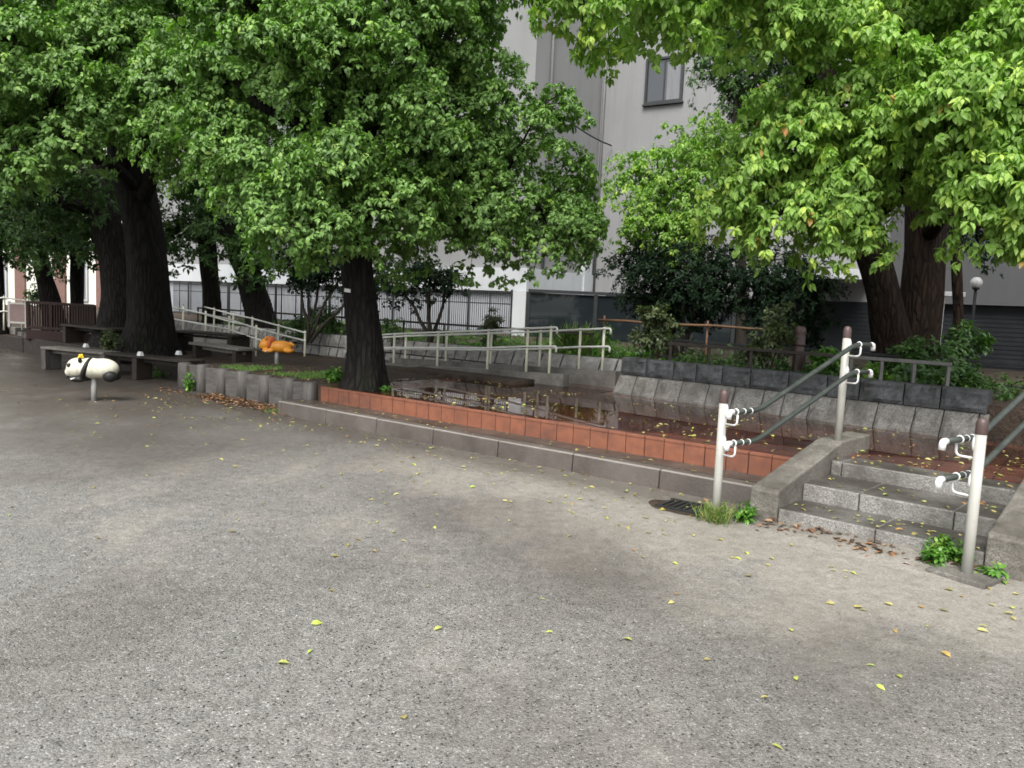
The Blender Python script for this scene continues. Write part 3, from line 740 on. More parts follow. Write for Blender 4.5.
# low concrete kerb walls carrying the middle ramp rails
def lowwall(u0, v0, u1, v1, z, b0, label):
    pass
def ab(p): q = p-O; return q.dot(E1), q.dot(E2)
def rampwall(a0, a1, b, z0a, z1a, label, w=.16):
    m = MB(); n = 10
    for i in range(n):
        x0 = a0+(a1-a0)*i/n; x1 = a0+(a1-a0)*(i+1)/n; h0 = z0a+(z1a-z0a)*i/n; h1 = z0a+(z1a-z0a)*(i+1)/n
        m.hexa([L(x0, b, -.05), L(x0, b+w, -.05), L(x1, b+w, -.05), L(x1, b, -.05), L(x0, b, h0), L(x0, b+w, h0), L(x1, b+w, h1), L(x1, b, h1)])
    # merge into one run
    return tag(m.build('ramp_edge_wall', 'concrete', None, L((a0+a1)/2, b)), label, 'wall', 'edge walls of the ramp')
rampwall(4.22, 8.6, 4.20, .545, .40, 'low concrete ramp edge wall whose square end meets the water nearer the camera')
rampwall(3.66, 8.6, 4.78, .62, .46, 'low concrete ramp edge wall in the second row, ending beside the battered stones')
m = MB(); m.hexa([L(4.9, 4.365, 0), L(4.9, 4.775, 0), L(9.2, 4.775, 0), L(9.2, 4.365, 0), L(4.9, 4.365, .403), L(4.9, 4.775, .403), L(9.2, 4.775, .38), L(9.2, 4.365, .38)])
struct(m.build('path_ramp', 'ledge'))

# ---------------------------------------------------------------- tubular ramp rails
def ramp_rail(label, posts, group, r=.021, rails=(.93, .55), endturn=True, extend=None, mat='creampost', heights=None, offs=None, capped=True):
    """posts: list of (foot, top) vectors ordered"""
    root = thing('ramp_handrail', label, 'handrail', posts[0][0], group)
    tops = [t for f, t in posts]
    for f, t in posts:
        m = MB(); m.tube([f-Vector((0, 0, .1)), t], r, 10); po = m.build('post', mat, root)
        m = MB(); m.lathe(t, [(r*.55, 0), (r*.6, .02), (r*.35, .035), (.002, .04)], 8); m.build('post_cap', 'capbrown', po)
    off = (posts[-1][1]-posts[0][1]); off.z = 0; off = Vector((off.y, -off.x, 0)).normalized()
    if off.dot(E2) > 0: off = -off
    for k in rails:
        pts = [f.lerp(t, k)+off*.04 for f, t in posts]
        d0 = (pts[0]-pts[1]).normalized(); d1 = (pts[-1]-pts[-2]).normalized()
        ex = extend or (.14, .14)
        s_ = pts[0]+d0*ex[0]; e_ = pts[-1]+d1*ex[1]
        path = ([s_-Vector((0, 0, .09))] if endturn else [])+[s_]+pts+[e_]
        path = arc_fillet(path, .035, 3)
        m = MB(); m.tube(path, .0165, 10); m.build('rail', 'pipe_steel', root)
def posts_on(pix, b, zf):
    out = []
    for u, vt, vb in pix:
        # foot on the line b=const: march along the viewing ray to that plane
        d = ray(u, vb); c = Vector((0, 0, H))
        t = (b-(c-O).dot(E2))/d.dot(E2); f = c+d*t
        ft = c+ray(u+(vb-vt)*.05, vt)*0
        d2 = ray(u+(vb-vt)*.048, vt); t2 = f.y/d2.y; tp = c+d2*t2; tp.x, tp.y = f.x, f.y
        out.append((f, tp))
    return out
ramp_rail('pale tubular ramp handrail in front, along the edge wall beside the water', posts_on([(549, 326, 372), (526, 327, 371), (487, 329, 372), (437, 331, 369), (393.5, 333, 366), (352, 336, 364)], 4.28, .5), 'handrails of the ramp', rails=(.965, .56))
ramp_rail('pale tubular ramp handrail in the second row, ending past the front one', posts_on([(602, 327, 369.5), (578.5, 328, 369), (539, 330, 371), (490, 332, 371), (445.5, 333.5, 368), (405, 335, 365), (360, 338, 362)], 4.86, .5), 'handrails of the ramp', rails=(.96, .54))
def posts_at(pix):
    out = []
    for u, vt, vb, y in pix:
        f = at(u, vb, y); t = at(u+(vb-vt)*.03, vt, y); t.x, t.y = f.x, f.y; out.append((f, t))
    return out
ramp_rail('white sloping handrail of the far ramp, the nearer of its pair', posts_at([(256, 325, 352, 15.0), (229, 316, 343, 15.9), (205.5, 311, 339, 16.8), (183, 306, 336, 17.7), (150, 299, 331, 19)]), 'handrails of the far ramp', rails=(.9, .52), endturn=False, extend=(.35, .3))
ramp_rail('white sloping handrail of the far ramp, the farther of its pair', posts_at([(304.5, 331, 360, 15.4), (278, 324, 354, 16.2), (252, 317, 346, 17.0), (233, 313, 341, 17.7), (214, 308, 335, 18.4)]), 'handrails of the far ramp', rails=(.96, .68), endturn=False, extend=(.1, .45))
# far ramp slab
A0 = at(300, 362, 15.2); A1 = at(150, 333, 19.0); B0 = at(318, 361, 15.9); B1 = at(205, 334, 18.9)
m = MB(); m.hexa([Vector((p.x, p.y, -.05)) for p in (A0, B0, B1, A1)]+[Vector((p.x, p.y, p.z-.03)) for p in (A0, B0, B1, A1)])
struct(m.build('path_far_ramp', 'concrete'))

# ================================================================== FENCES
def rail_fence(name, label, p0, p1, z0, ztop, n, mat, w=.035, mid=(), cat='fence', group=None, post_over=0):
    root = thing(name, label, cat, Vector((p0.x, p0.y, z0)), group); p0 = Vector((p0.x, p0.y, 0)); p1 = Vector((p1.x, p1.y, 0)); Z = Vector((0, 0, 1))
    for i in range(n):
        q = p0.lerp(p1, i/(n-1)); m = MB(); m.beam(q+Z*(z0-.1), q+Z*(ztop-.002), w, w, (1, 0, 0)); m.build('post', mat, root, bevel=.003)
    d = (p1-p0).normalized(); m = MB(); m.beam(p0-d*.03+Z*(ztop+.018), p1+d*.03+Z*(ztop+.018), w*1.25, .04); m.build('top_rail', mat, root, bevel=.004)
    for zz in mid:
        m = MB()
        for i in range(n-1):
            m.beam(p0.lerp(p1, i/(n-1))+d*(w/2+.002)+Z*zz, p0.lerp(p1, (i+1)/(n-1))-d*(w/2+.002)+Z*zz, .025, .03)
        m.build('middle_rail', mat, root)
    return root
rail_fence('low_metal_fence', 'brown square tube fence standing just behind the blue grey stone course', on_wall(669, 372, .34), on_wall(845, 372, .34), .72, 1.10, 5, 'brownmetal')
rail_fence('low_metal_fence', 'short grey galvanised rail at the foot of the fissured double trunk', on_wall(850, 372, .30), on_wall(948, 372, .30), .72, 1.10, 4, 'steelgrey')
rail_fence('low_metal_fence', 'thin black rail fence among the shrubs beneath the dark evergreens', L(4.2, 6.3), L(-3.6, 5.6), .6, 1.08, 9, 'blackmetal', mid=(.82,))
rail_fence('low_metal_fence', 'thin dark rail fence on top of the rubble retaining wall', L(4.6, 5.55), L(17, 5.75), .62, 1.12, 12, 'brownmetal', .03)
# timber pole on stakes
root = thing('timber_pole_rail', 'reddish timber pole tied along thin stakes in front of the dark evergreens', 'rail', at(600, 330, 12.6))
q0 = at(598, 320, 12.8); q1 = at(782, 330, 11.2)
m = MB(); m.tube([q0.lerp(q1, t/6)+Vector((0, 0, .01*math.sin(t*2))) for t in range(7)], .02, 8); m.build('pole', 'bamboo', root)
for t in (.03, .36, .62, .96):
    q = q0.lerp(q1, t); m = MB(); m.tube([Vector((q.x+.03, q.y+.03, .6)), Vector((q.x+.03, q.y+.03, q.z+.08))], .018, 8); m.build('stake', 'bamboo', root)
# vertical bar fence
p0 = Vector((-.1, 18.6, 0)); p1 = Vector((-13, 29.4, 0)); Z = Vector((0, 0, 1))
root = thing('bar_fence', 'tall black vertical bar fence in front of the pale sheet cladding', 'fence', p0)
m = MB(); mp = MB(); n = 236
for i in range(n+1):
    q = p0.lerp(p1, i/n)
    if i % 20: m.tube([q+Z*.75, q+Z*1.9], .009, 5)
m.build('bars', 'blackmetal', root)
for i in range(0, n+1, 20):
    q = p0.lerp(p1, i/n); mm = MB(); mm.beam(q+Z*.5, q+Z*1.95, .05, .05, (1, 0, 0)); mm.build('post', 'blackmetal', root)
for zz in (1.86, .8):
    mm = MB(); mm.beam(p0+Z*zz, p1+Z*zz, .03, .035); mm.build('rail', 'blackmetal', root)
mm = MB(); mm.beam(p0+Z*1.6, p1+Z*1.6, .03, .025); mm.build('rail', 'blackmetal', root)

# ---------------------------------------------------------------- bollard / vent pipe
c = at(797, 372, 10.4); c.z = .74
root = thing('bollard', 'dark brown round bollard with a ringed collar behind the stone wall', 'bollard', c)
m = MB(); m.lathe(c, [(.072, -.1), (.072, .42), (.068, .43)], 18); m.build('shaft', 'capbrown', root)
m = MB(); m.lathe(c, [(.08, .432), (.08, .47), (.073, .475), (.073, .60), (.076, .61), (.076, .66), (.055, .69), (.02, .70)], 18); m.build('collar', 'capbrown', root)

# ================================================================== FAUX LOG EDGING
root = thing('log_edging', 'grey moulded concrete log edging between the tiled terrace and the long bench', 'edging', L(7.6, 1.0))
q0, q1 = L(5.99, 1.0), L(9.36, 1.09); n = 6
for i in range(n+1):
    q = q0.lerp(q1, i/n) if i else q0.lerp(q1, .03)
    m = MB(); m.tube([q+Z*-.1, q+Z*.2, q+Z*(.40+.012*(i % 2)), q+Z*(.412+.012*(i % 2))], [.105, .1, .098, .08], 16, True, .06, True, None, i)
    m.build('log_post', 'fauxlog', root)
    if i < n:
        r_ = q0.lerp(q1, (i+1)/n); d = (r_-q).normalized(); m = MB()
        m.beam(q+d*.088+E2*.03+Z*.145, r_-d*.088+E2*.03+Z*.145, .09, .48); m.build('plank_panel', 'fauxpanel', root, bevel=.008)
# short log stakes at the far raised bed
pts = [(22, 350), (28, 352), (34.5, 353), (41, 352), (47, 351.5), (53.5, 350.5), (59, 350), (64.5, 349)]
for i, (u, v) in enumerate(pts):
    f = atz(u, v, 0); m = MB(); h = .42+.02*(i % 3)
    m.tube([f-Z*.1, f+Z*.2, f+Z*h, f+Z*(h+.012)], [.085, .085, .083, .07], 12, True, .06, True, None, i+20)
    tag(m.build('log_stake', 'fauxlog', None, f), 'short grey log stake in the row before the dark picket fence', 'stake', 'log stakes before the picket fence')

# ================================================================== BENCHES
def bench(label, p0, p1, z, mat, depth=.36, legs=(.06, .94), group='benches under the trees', legmat='fauxlog'):
    p0 = Vector((p0.x, p0.y, 0)); p1 = Vector((p1.x, p1.y, 0)); d = (p1-p0).normalized(); s_ = Vector((-d.y, d.x, 0)); s_ = s_ if s_.dot(E2) > 0 else -s_
    root = thing('bench', label, 'bench', p0.lerp(p1, .5), group)
    for k in range(3):
        m = MB(); o = s_*(depth*(k+.5)/3)
        m.beam(p0+o+Z*z, p1+o+Z*z, depth/3-.012, .045); m.build('seat_plank', mat, root, bevel=.005)
    for t in legs:
        q = p0.lerp(p1, t)+s_*depth/2; m = MB(); m.box(q+Z*(z-.025)/2, d*.06, s_*(depth/2-.02), Z*((z-.03)/2)); m.build('leg', legmat, root, bevel=.01)
    q = MB(); q.beam(p0+d*.12+s_*depth*.5+Z*(z-.075), p1-d*.12+s_*depth*.5+Z*(z-.075), .06, .05); q.build('stretcher', mat, root)
    return root
bA = atz(40, 346.5, .42); bB = atz(104, 352.5, .42); bC = atz(188, 361, .42)
dd = (bB-bA).normalized()
bench('weathered grey plank bench on concrete legs behind the panda rider', bA, bB-dd*.03, .40, 'bench_grey', legs=(.03, .97))
bench('wet dark plank bench along the foot of the thickest trunk', bB+dd*.03, bC, .40, 'bench_dark', legs=(.35, .97), legmat='bench_dark')
bench('wet grey plank bench below the far ramp, behind the thickest trunk', at(188, 349, 14.4), at(238, 357, 13.2), .58, 'bench_grey', legs=(.1, .9), legmat='bench_dark')
bench('black plank bench set back behind the picket fence end', at(60, 337, 16.4), at(112, 341, 15.2), .72, 'bench_dark', legmat='bench_dark', depth=.5)
bench('black plank bench in the shade at the foot of the far ramp', at(168, 339, 15.9), at(232, 346, 14.9), .72, 'bench_dark', legmat='bench_dark', depth=.5)
# timber edge of the raised bed under the trees
m = MB(); m.box(L(13.4, 1.70, .15), E1*3.85, E2*.045, Z*.2); m.box(L(18.0, 1.70, .13), E1*.7, E2*.045, Z*.2)
tag(m.build('timber_edging', 'bench_dark', None, L(13.5, 1.7), bevel=.01), 'dark timber edging holding the soil behind the benches', 'edging')
# little white markers
for i, (u, v, lab) in enumerate([(132, 355, 'small white wedge marker on the dark bench, against the thickest trunk'), (171, 354, 'small white wedge marker near the shaded end of the dark bench'), (78, 346.5, 'small white wedge marker standing behind the grey bench')]):
    c = atz(u, v+1, .43); c += E2*.1; m = MB(); m.hexa([c+E1*-.06, c+E1*.06, c+E1*.06+E2*.08, c+E1*-.06+E2*.08, c+E1*-.045+E2*.02+Z*.07, c+E1*.045+E2*.02+Z*.07, c+E1*.045+E2*.06+Z*.07, c+E1*-.045+E2*.06+Z*.07])
    tag(m.build('white_marker', 'white', None, c, bevel=.006), lab, 'marker', 'white markers by the benches')

# picket fence and board at far side
p0 = at(28.5, 331, 17.2); p1 = at(94, 332, 16.6); p0.z = p1.z = 0
root = thing('picket_fence', 'dark brown wooden picket fence with wide boards at one end', 'fence', p0)
ztop = 1.15; zb = .55; d = (p1-p0).normalized(); wd = (p1-p0).length
for t in (0, .36, 1): m = MB(); m.beam(p0+d*wd*t+Z*.3, p0+d*wd*t+Z*(ztop+.02), .07, .07, (1, 0, 0)); m.build('post', 'picket', root, bevel=.006)
for zz in (ztop, zb+.05):
    m = MB(); m.beam(p0+Z*zz, p1+Z*zz, .05, .06); m.build('rail', 'picket', root, bevel=.005)
for i in range(26):
    t = (i+.7)/26; wdt = .03 if t < .68 else .052
    q = p0+d*wd*t; m = MB(); m.beam(q+Z*(zb+.02), q+Z*(ztop-.03), .02, wdt, d); m.build('picket', 'picket', root)
m = MB(); m.box(p0.lerp(p1, .5)+Z*.44, d*wd*.5, Vector((-d.y, d.x, 0))*.05, Z*.1); m.build('base_beam', 'picket', root)
root = thing('notice_board', 'plain mauve brown board in a cream frame beside the picket fence', 'board', at(18, 326, 17.3))
c0 = at(9.5, 322, 17.4); c1 = at(26.5, 323, 17.3); zt = at(18, 303, 17.35).z; zl = at(18, 323, 17.35).z
c0.z = c1.z = 0; m = MB(); m.beam(c0+Z*(zt+zl)/2, c1+Z*(zt+zl)/2, .03, zt-zl-.06); m.build('panel', 'beige_board', root)
for q in (c0, c1): m = MB(); m.beam(q+Z*(zl-.1), q+Z*(zt+.03), .045, .045, (1, 0, 0)); m.build('post', 'cream', root)
for zz in (zt-.01, zl+.01): m = MB(); m.beam(c0+Z*zz, c1+Z*zz, .04, .04); m.build('frame_bar', 'cream', root)
m = MB(); q0 = atz(-40, 343, .0); q1 = atz(21, 348, .0); m.beam(q0+Z*.22, q1+Z*.22, .3, .56)
tag(m.build('low_concrete_wall', 'concrete_edge', None, q1, bevel=.015), 'low pale concrete wall running up to the log stakes', 'wall')
q0 = at(-25, 300, 17.9); q1 = at(23, 299, 18.2); ramp_rail('thin grey handrail beyond the mauve brown board', [(at(-25, 330, 17.9), q0), (at(4, 326, 18), at(4, 296, 18)), (at(22, 326, 18.2), q1)], None, rails=(.95, .5), endturn=False)

# ================================================================== RIDERS
def rider(name, label, c, fwd, body, heads, extra, scale, polez, polemat):
    root = thing(name, label, 'spring rider', Vector((c.x, c.y, polez)))
    side = Vector((-fwd.y, fwd.x, 0)); up = Z
    def T(x, y, z): return c+fwd*x*scale+side*y*scale+up*z*scale
    def E(m, x, y, z, rx, ry, rz, tilt=0, yaw=0):
        X = fwd*math.cos(R(tilt))+up*math.sin(R(tilt)); Zv = up*math.cos(R(tilt))-fwd*math.sin(R(tilt)); Y = side
        m.ell(T(x, y, z), X*rx*scale, Y*ry*scale, Zv*rz*scale)
    for nm, mat, rem, els in body:
        m = MB()
        for e in els: E(m, *e)
        m.build(nm, mat, root, remesh=rem)
    m = MB(); m.lathe(Vector((c.x, c.y, polez)), [(.036, -.05), (.036, (c.z-polez)-.08*scale)], 14); po = m.build('pole', polemat, root)
    m = MB(); m.tube([T(.22, -.26, -.13), T(.22, .26, -.13)], .012, 8); m.build('foot_peg', 'white', root)
    return root, T
pc = atz(94, 401, 0); pf = (Vector((-1, -.22, 0))).normalized()
rider('panda_rider', 'black and white panda spring rider on a pale pole in the open ground', Vector((pc.x, pc.y, .435)), pf,
      [('body', 'pwhite', .013, [(-.12, 0, .01, .225, .17, .15), (.04, 0, .01, .2, .165, .155), (.22, 0, .01, .145, .155, .15), (.31, 0, -.05, .075, .09, .075)]),
       ('shoulders', 'pblack', .011, [(.085, 0, -.005, .062, .196, .192, 20), (.12, 0, -.12, .1, .13, .06, 10), (.2, .1, -.145, .11, .05, .045, 5), (.2, -.1, -.145, .11, .05, .045, 5)]),
       ('hind_leg', 'pblack', .011, [(-.245, .105, -.095, .10, .085, .085)]),
       ('hind_leg', 'pblack', .011, [(-.245, -.105, -.095, .10, .085, .085)]),
       ('ear', 'pblack', 0, [(.15, .115, .135, .025, .04, .04)]), ('ear', 'pblack', 0, [(.15, -.115, .135, .025, .04, .04)]),
       ('eye_patch', 'pblack', .006, [(.29, .115, .055, .035, .03, .035, -25)]), ('eye_patch', 'pblack', .006, [(.29, -.115, .055, .035, .03, .035, -25)]),
       ('nose', 'pblack', 0, [(.382, 0, -.03, .018, .028, .018)]),
       ('mouth', 'pblack', 0, [(.33, 0, -.11, .05, .06, .02, -20)]),
       ('grip_knob', 'yellow', .006, [(.17, 0, .165, .045, .05, .022), (.17, .035, .19, .022, .02, .026), (.17, -.035, .19, .022, .02, .026)])],
      None, None, .92, 0, 'steelpole')
lc = at(277, 346, 13.2); lf = (Vector((-1, -.1, 0))).normalized(); lz = .37
rider('lion_rider', 'orange animal spring rider with a red mane below the far ramp rails', Vector((lc.x-.0, lc.y, lc.z)), lf,
      [('body', 'orange', .014, [(-.1, 0, -.01, .28, .16, .15), (.1, 0, -.01, .18, .15, .15), (.27, 0, .03, .15, .14, .15), (.38, 0, -.01, .06, .07, .06), (.2, .12, -.12, .15, .045, .045), (.2, -.12, -.12, .15, .045, .045), (-.3, .12, -.1, .12, .06, .06), (-.3, -.12, -.1, .12, .06, .06)]),
       ('mane', 'mane', .012, [(.16, 0, .05, .085, .185, .19, 8), (.12, 0, .1, .08, .13, .13, 8)]),
       ('ear', 'orange', 0, [(.24, .1, .19, .03, .04, .045)]), ('ear', 'orange', 0, [(.24, -.1, .19, .03, .04, .045)]),
       ('nose', 'pblack', 0, [(.435, 0, .01, .014, .025, .016)]),
       ('eye', 'pblack', 0, [(.395, .06, .075, .012, .012, .018)]), ('eye', 'pblack', 0, [(.395, -.06, .075, .012, .012, .018)]),
       ('tail', 'orange', 0, [(-.36, 0, .06, .09, .025, .03, 35)])],
      None, None, .7, lz, 'steelpole')

# ================================================================== BUILDINGS
GZ = .3
def facade(m, pts, z0, z1, thick=.25):
    """closed polygon block built from outline"""
    m.prism([(p[0], p[1]) for p in pts], z0, z1)
c0, c1, c2, c3 = (-24, 39.0), (.27, 23.3), (2.5, 26.0), (22, 14.0)
bd = thing('grey_building', 'tall grey rendered building with a white band rising behind the trees', 'building', Vector((0, 26, GZ)))
m = MB(); m.prism([c0, c1, c2, (10, 42), (-14, 55)], 2.7, 17); m.build('wall', 'wall', bd)
m = MB(); m.prism([(c2[0]+.004, c2[1]+.004), c3, (32, 30), (10.5, 41)], 2.12, 17.5); m.build('wall', 'wall', bd)
nA = Vector((c1[0]-c0[0], c1[1]-c0[1], 0)).normalized(); oA = Vector((nA.y, -nA.x, 0))
nB = Vector((c2[0]-c1[0], c2[1]-c1[1], 0)).normalized(); oB = Vector((nB.y, -nB.x, 0))
nC = Vector((c3[0]-c2[0], c3[1]-c2[1], 0)).normalized(); oC = Vector((nC.y, -nC.x, 0))
V3 = lambda c, z=0: Vector((c[0], c[1], z))
# white band on the two front planes
m = MB()
m.prism([(p.x, p.y) for p in (V3(c0)+oA*.12, V3(c1)+oA*.12+oB*.12, V3(c2)+oB*.12, V3(c2)-oB*.5, V3(c1)-oA*.5-oB*.2, V3(c0)-oA*.5)], 2.02, 2.72)
m.build('white_band', 'band', bd)
m = MB(); m.prism([(p.x, p.y) for p in (V3(c0)-oA*.05, V3(c1)-oA*.05-oB*.05, V3(c2)-oB*.05, V3((9, 40)), V3((-14, 53)))], GZ, 2.018); m.build('lower_wall', 'hoard', bd)
# sheet joints on the lower cladding
m = MB()
for i in range(34):
    q = V3(c1)+(V3(c0)-V3(c1)).normalized()*(.5+i*.8)+oA*-.045; m.beam(q+Z*GZ, q+Z*2.0, .012, .03, nA)
m.build('cladding_joint', 'blackmetal', bd)
m = MB(); q = V3(c1).lerp(V3(c2), .86)+oB*.10; m.box(q+Z*2.6, nB*.2, oB*.09, Z*1.0); m.build('pilaster', 'band', bd)
m = MB(); q = V3(c1).lerp(V3(c2), .2)+oB*.07; m.tube([q+Z*2.75, q+Z*17], .05, 10)
for zz in range(4, 17, 2): m.box(q+Z*zz, nB*.07, oB*.07, Z*.02)
m.build('downpipe', 'wall2', bd)
m = MB(); q = V3(c2)+nC*.12+oC*.06; m.tube([q+Z*2.2, q+Z*17], .045, 10); m.build('downpipe', 'wall', bd)
m = MB(); q = V3(c2)+nC*12.5+oC*.43; m.tube([q+Z*.5, q+Z*3.4], .06, 10); m.build('downpipe', 'band', bd)
m = MB(); m.prism([(p.x, p.y) for p in (V3(c2)+nC*9.0+oC*.35, V3(c3)+oC*.35, V3(c3)-oC*.2, V3(c2)+nC*9.0-oC*.2)], 2.13, 5.2); m.build('wall_shade_slab', 'shade_grey', bd)  # added slab, its dark grey stands in for shade on the lower wall
# ground floor: dark louvres on the receding wing, glazed front at the corner
m = MB(); lw = MB()
m.prism([(p.x, p.y) for p in (V3(c2)+oC*.1+nC*.6, V3(c3)+oC*.1, V3(c3)-oC*.4, V3(c2)-oC*.4+nC*.6)], GZ, 2.1); m.build('louvre_wall', 'shutter', bd)
for i in range(16): lw.beam(V3(c2)+nC*.62+oC*.107+Z*(GZ+.08+i*.112), V3(c3)+oC*.107+Z*(GZ+.08+i*.112), .012, .07)
lw.build('louvre_slats', 'shutter', bd)
g0, g1 = Vector((.36, 22.95, 0)), Vector((6.4, 22.7, 0)); gd = (g1-g0).normalized(); go = Vector((gd.y, -gd.x, 0))
m = MB(); m.prism([(p.x, p.y) for p in (g0-go*.3, g1-go*.3, g1-go*.9, g0-go*.9)], GZ, 2.0); m.build('interior_wall', 'shutter', bd)
wn = MB(); wn.beam(g0+Z*2.05, g1+Z*2.05, .16, .09); wn.beam(g0+Z*.62, g1+Z*.62, .14, .1)
for t in (0, .33, .56, .8, 1): q = g0.lerp(g1, t); wn.beam(q+Z*GZ, q+Z*2.0, .11, .11, (1, 0, 0))
sf = wn.build('shopfront_frame', 'frame', bd)
m = MB(); m.beam(g0-go*.01+Z*1.3, g1-go*.01+Z*1.3, .02, 1.35); m.build('pane', 'glass', sf)
m = MB(); q = V3(c1)+nA*-.05; m.prism([(p.x, p.y) for p in (g0+gd*-.45+go*.03, g0+gd*-.06+go*.03, g0+gd*-.06-go*.3, g0+gd*-.45-go*.3)], GZ, 2.016); m.build('brick_pier', 'band', bd)
# canopy
m = MB(); q = V3(c2)+nC*7.2+oC*.9; m.box(q+Z*2.78, nC*1.4, oC*.8, Z*.13); m.build('canopy', 'band', bd, bevel=.01)
# windows
def window(c, n, o, w, h, curtain=True):
    f = MB(); zc = c.z
    for s_ in (-1, 1):
        f.beam(c+n*s_*(w/2-.035)-Z*h/2+o*.03, c+n*s_*(w/2-.035)+Z*h/2+o*.03, .07, .1, o)
        f.beam(c-n*(w/2-.07)+Z*s_*(h/2-.035)+o*.03, c+n*(w/2-.07)+Z*s_*(h/2-.035)+o*.03, .1, .07)
    wf = f.build('window', 'frame', bd)
    m = MB(); m.box(c+o*.012, n*(w/2-.06), o*.006, Z*(h/2-.06)); m.build('pane', 'winglass', wf)
    m = MB(); m.box(c+o*.02-n*w*.0, n*.018, o*.02, Z*(h/2-.06)); m.build('mullion', 'frame', wf)
    m = MB(); m.box(c-Z*(h/2+.03)+o*.05, n*(w/2+.04), o*.07, Z*.025); m.build('sill', 'frame', wf)
    m = MB(); m.box(c+o*.021+n*w*.24, n*w*.17, o*.0025, Z*(h/2-.09)); m.build('blind', 'curtain', wf)
for lv in (5.5, 8.8, 12.1):
    for k in (2.15, 6.0, 9.8, 13.5):
        if lv < 6 and k < 3: continue
        window(V3(c2)+nC*k+oC*.0+Z*lv, nC, oC, 1.25, 1.4)
# cable strung over the wall corner
m = MB(); a_ = V3(c1, 7.6)+oB*.1+nB*.6; b_ = V3(c2, 6.9)+oC*.1+nC*.5; m.tube([a_.lerp(b_, t/8)-Z*.5*4*(t/8)*(1-t/8)*.25 for t in range(9)], .025, 5); m.build('cable', 'blackmetal', bd)

# far cream building with red panels
f0, f1 = Vector((-40, 41.0, 0)), Vector((-14.5, 33.5, 0)); fd = (f1-f0).normalized(); fo = Vector((fd.y, -fd.x, 0))
fb = thing('cream_building', 'cream building with brick red panels far behind the picket fence', 'building', f0.lerp(f1, .5))
m = MB(); m.prism([(p.x, p.y) for p in (f0, f1, f1-fo*8, f0-fo*8)], 0, 9); m.build('wall', 'cream_wall', fb)
i = 0; x = .8
while x < 26:
    m = MB(); m.box(f0+fd*(x+.45)+fo*.04+Z*2.0, fd*.3, fo*.05, Z*1.3); m.build('brick_panel', 'brickred', fb)
    fr = MB(); c = f0+fd*(x+1.75)+fo*.05+Z*1.9; fr.box(c, fd*.26, fo*.04, Z*.95); w_ = fr.build('window', 'band', fb)
    m = MB(); m.box(c+fo*.045, fd*.17, fo*.008, Z*.85); m.build('pane', 'wall2', w_)
    x += 2.35
m = MB(); m.beam(f0+fo*.09+Z*3.5, f1+fo*.09+Z*3.5, .18, .2); m.build('cornice', 'cream_wall', fb)
# globe lamp
c = at(972, 325, 16.5); c.z = .6; zl = at(972, 282.5, 16.5).z
root = thing('globe_lamp', 'white globe lamp on a thin black post beyond the double trunk', 'lamp', c)
m = MB(); m.tube([c, Vector((c.x, c.y, zl-.12))], .03, 10); m.build('post', 'blackmetal', root)
m = MB(); m.ell(Vector((c.x, c.y, zl)), (.12, 0, 0), (0, .12, 0), (0, 0, .12)); m.build('globe', 'white', root)
m = MB(); m.lathe(Vector((c.x, c.y, zl-.15)), [(.05, 0), (.07, .02), (.07, .05)], 12); m.build('collar', 'blackmetal', root)
c = at(944, 294, 17); m = MB(); m.box(c, (.38, -.1, 0), (.03, .12, 0), Z*.05); m.box(c+Vector((-.32, .1, .05)), (.1, 0, 0), (0, .08, 0), Z*.04)
m.beam(Vector((c.x, c.y, .5)), c-Z*.05, .05, .05, (1, 0, 0))
tag(m.build('white_canopy_bar', 'white', None, c, bevel=.01), 'white horizontal bar fixture seen past the thin trunk', 'fixture')

# ================================================================== TREES
def pth(*a): return [at(*q) for q in a]
def ppx(y, pxw): return pxw/2*y/FPX
# thickest trunk
b0 = at(147, 354, 14.7); b0.z = .33
y = b0.y
trk = [b0]+[at(u, v, y) for u, v in ((149, 310), (146, 260), (139, 205), (127, 150), (116, 100), (112, 40), (118, -60))]
tree('broadleaf_tree', 'thickest dark trunk, behind the dark bench, under a broad green crown', trk, [ppx(y, q*.80) for q in (60, 49, 46, 46, 46, 40, 34, 22)], 'barkA',
     [cl(50, 105, 10.8, 85, 42), cl(140, 62, 11.2, 70, 44), cl(20, 55, 10.5, 70, 60), cl(105, 45, 11.5, 75, 42), cl(195, 138, 10.6, 42, 40), cl(195, 70, 10.6, 55, 55), cl(5, 148, 10.4, 50, 28),
      cl(85, 0, 12, 120, 45), cl(-60, 90, 11, 90, 90), cl(30, -90, 12, 190, 80, None, .6), cl(180, -80, 12.2, 120, 80, None, .6), cl(-120, 10, 13, 120, 110, None, .5), cl(110, 70, 13, 150, 75, 1.0, .8)],
     'leafA', 21, .08, .40, 68, True,
     forks=[((at(131, 160, y), at(150, 120, y-.2), at(178, 70, y-.5), at(190, 10, y-.8)), (.2, .16, .12, .07)), ((at(125, 150, y), at(100, 115, y-.6), at(70, 80, y-1.3)), (.2, .13, .07))], young=.05, droop=.7, asp=.54)
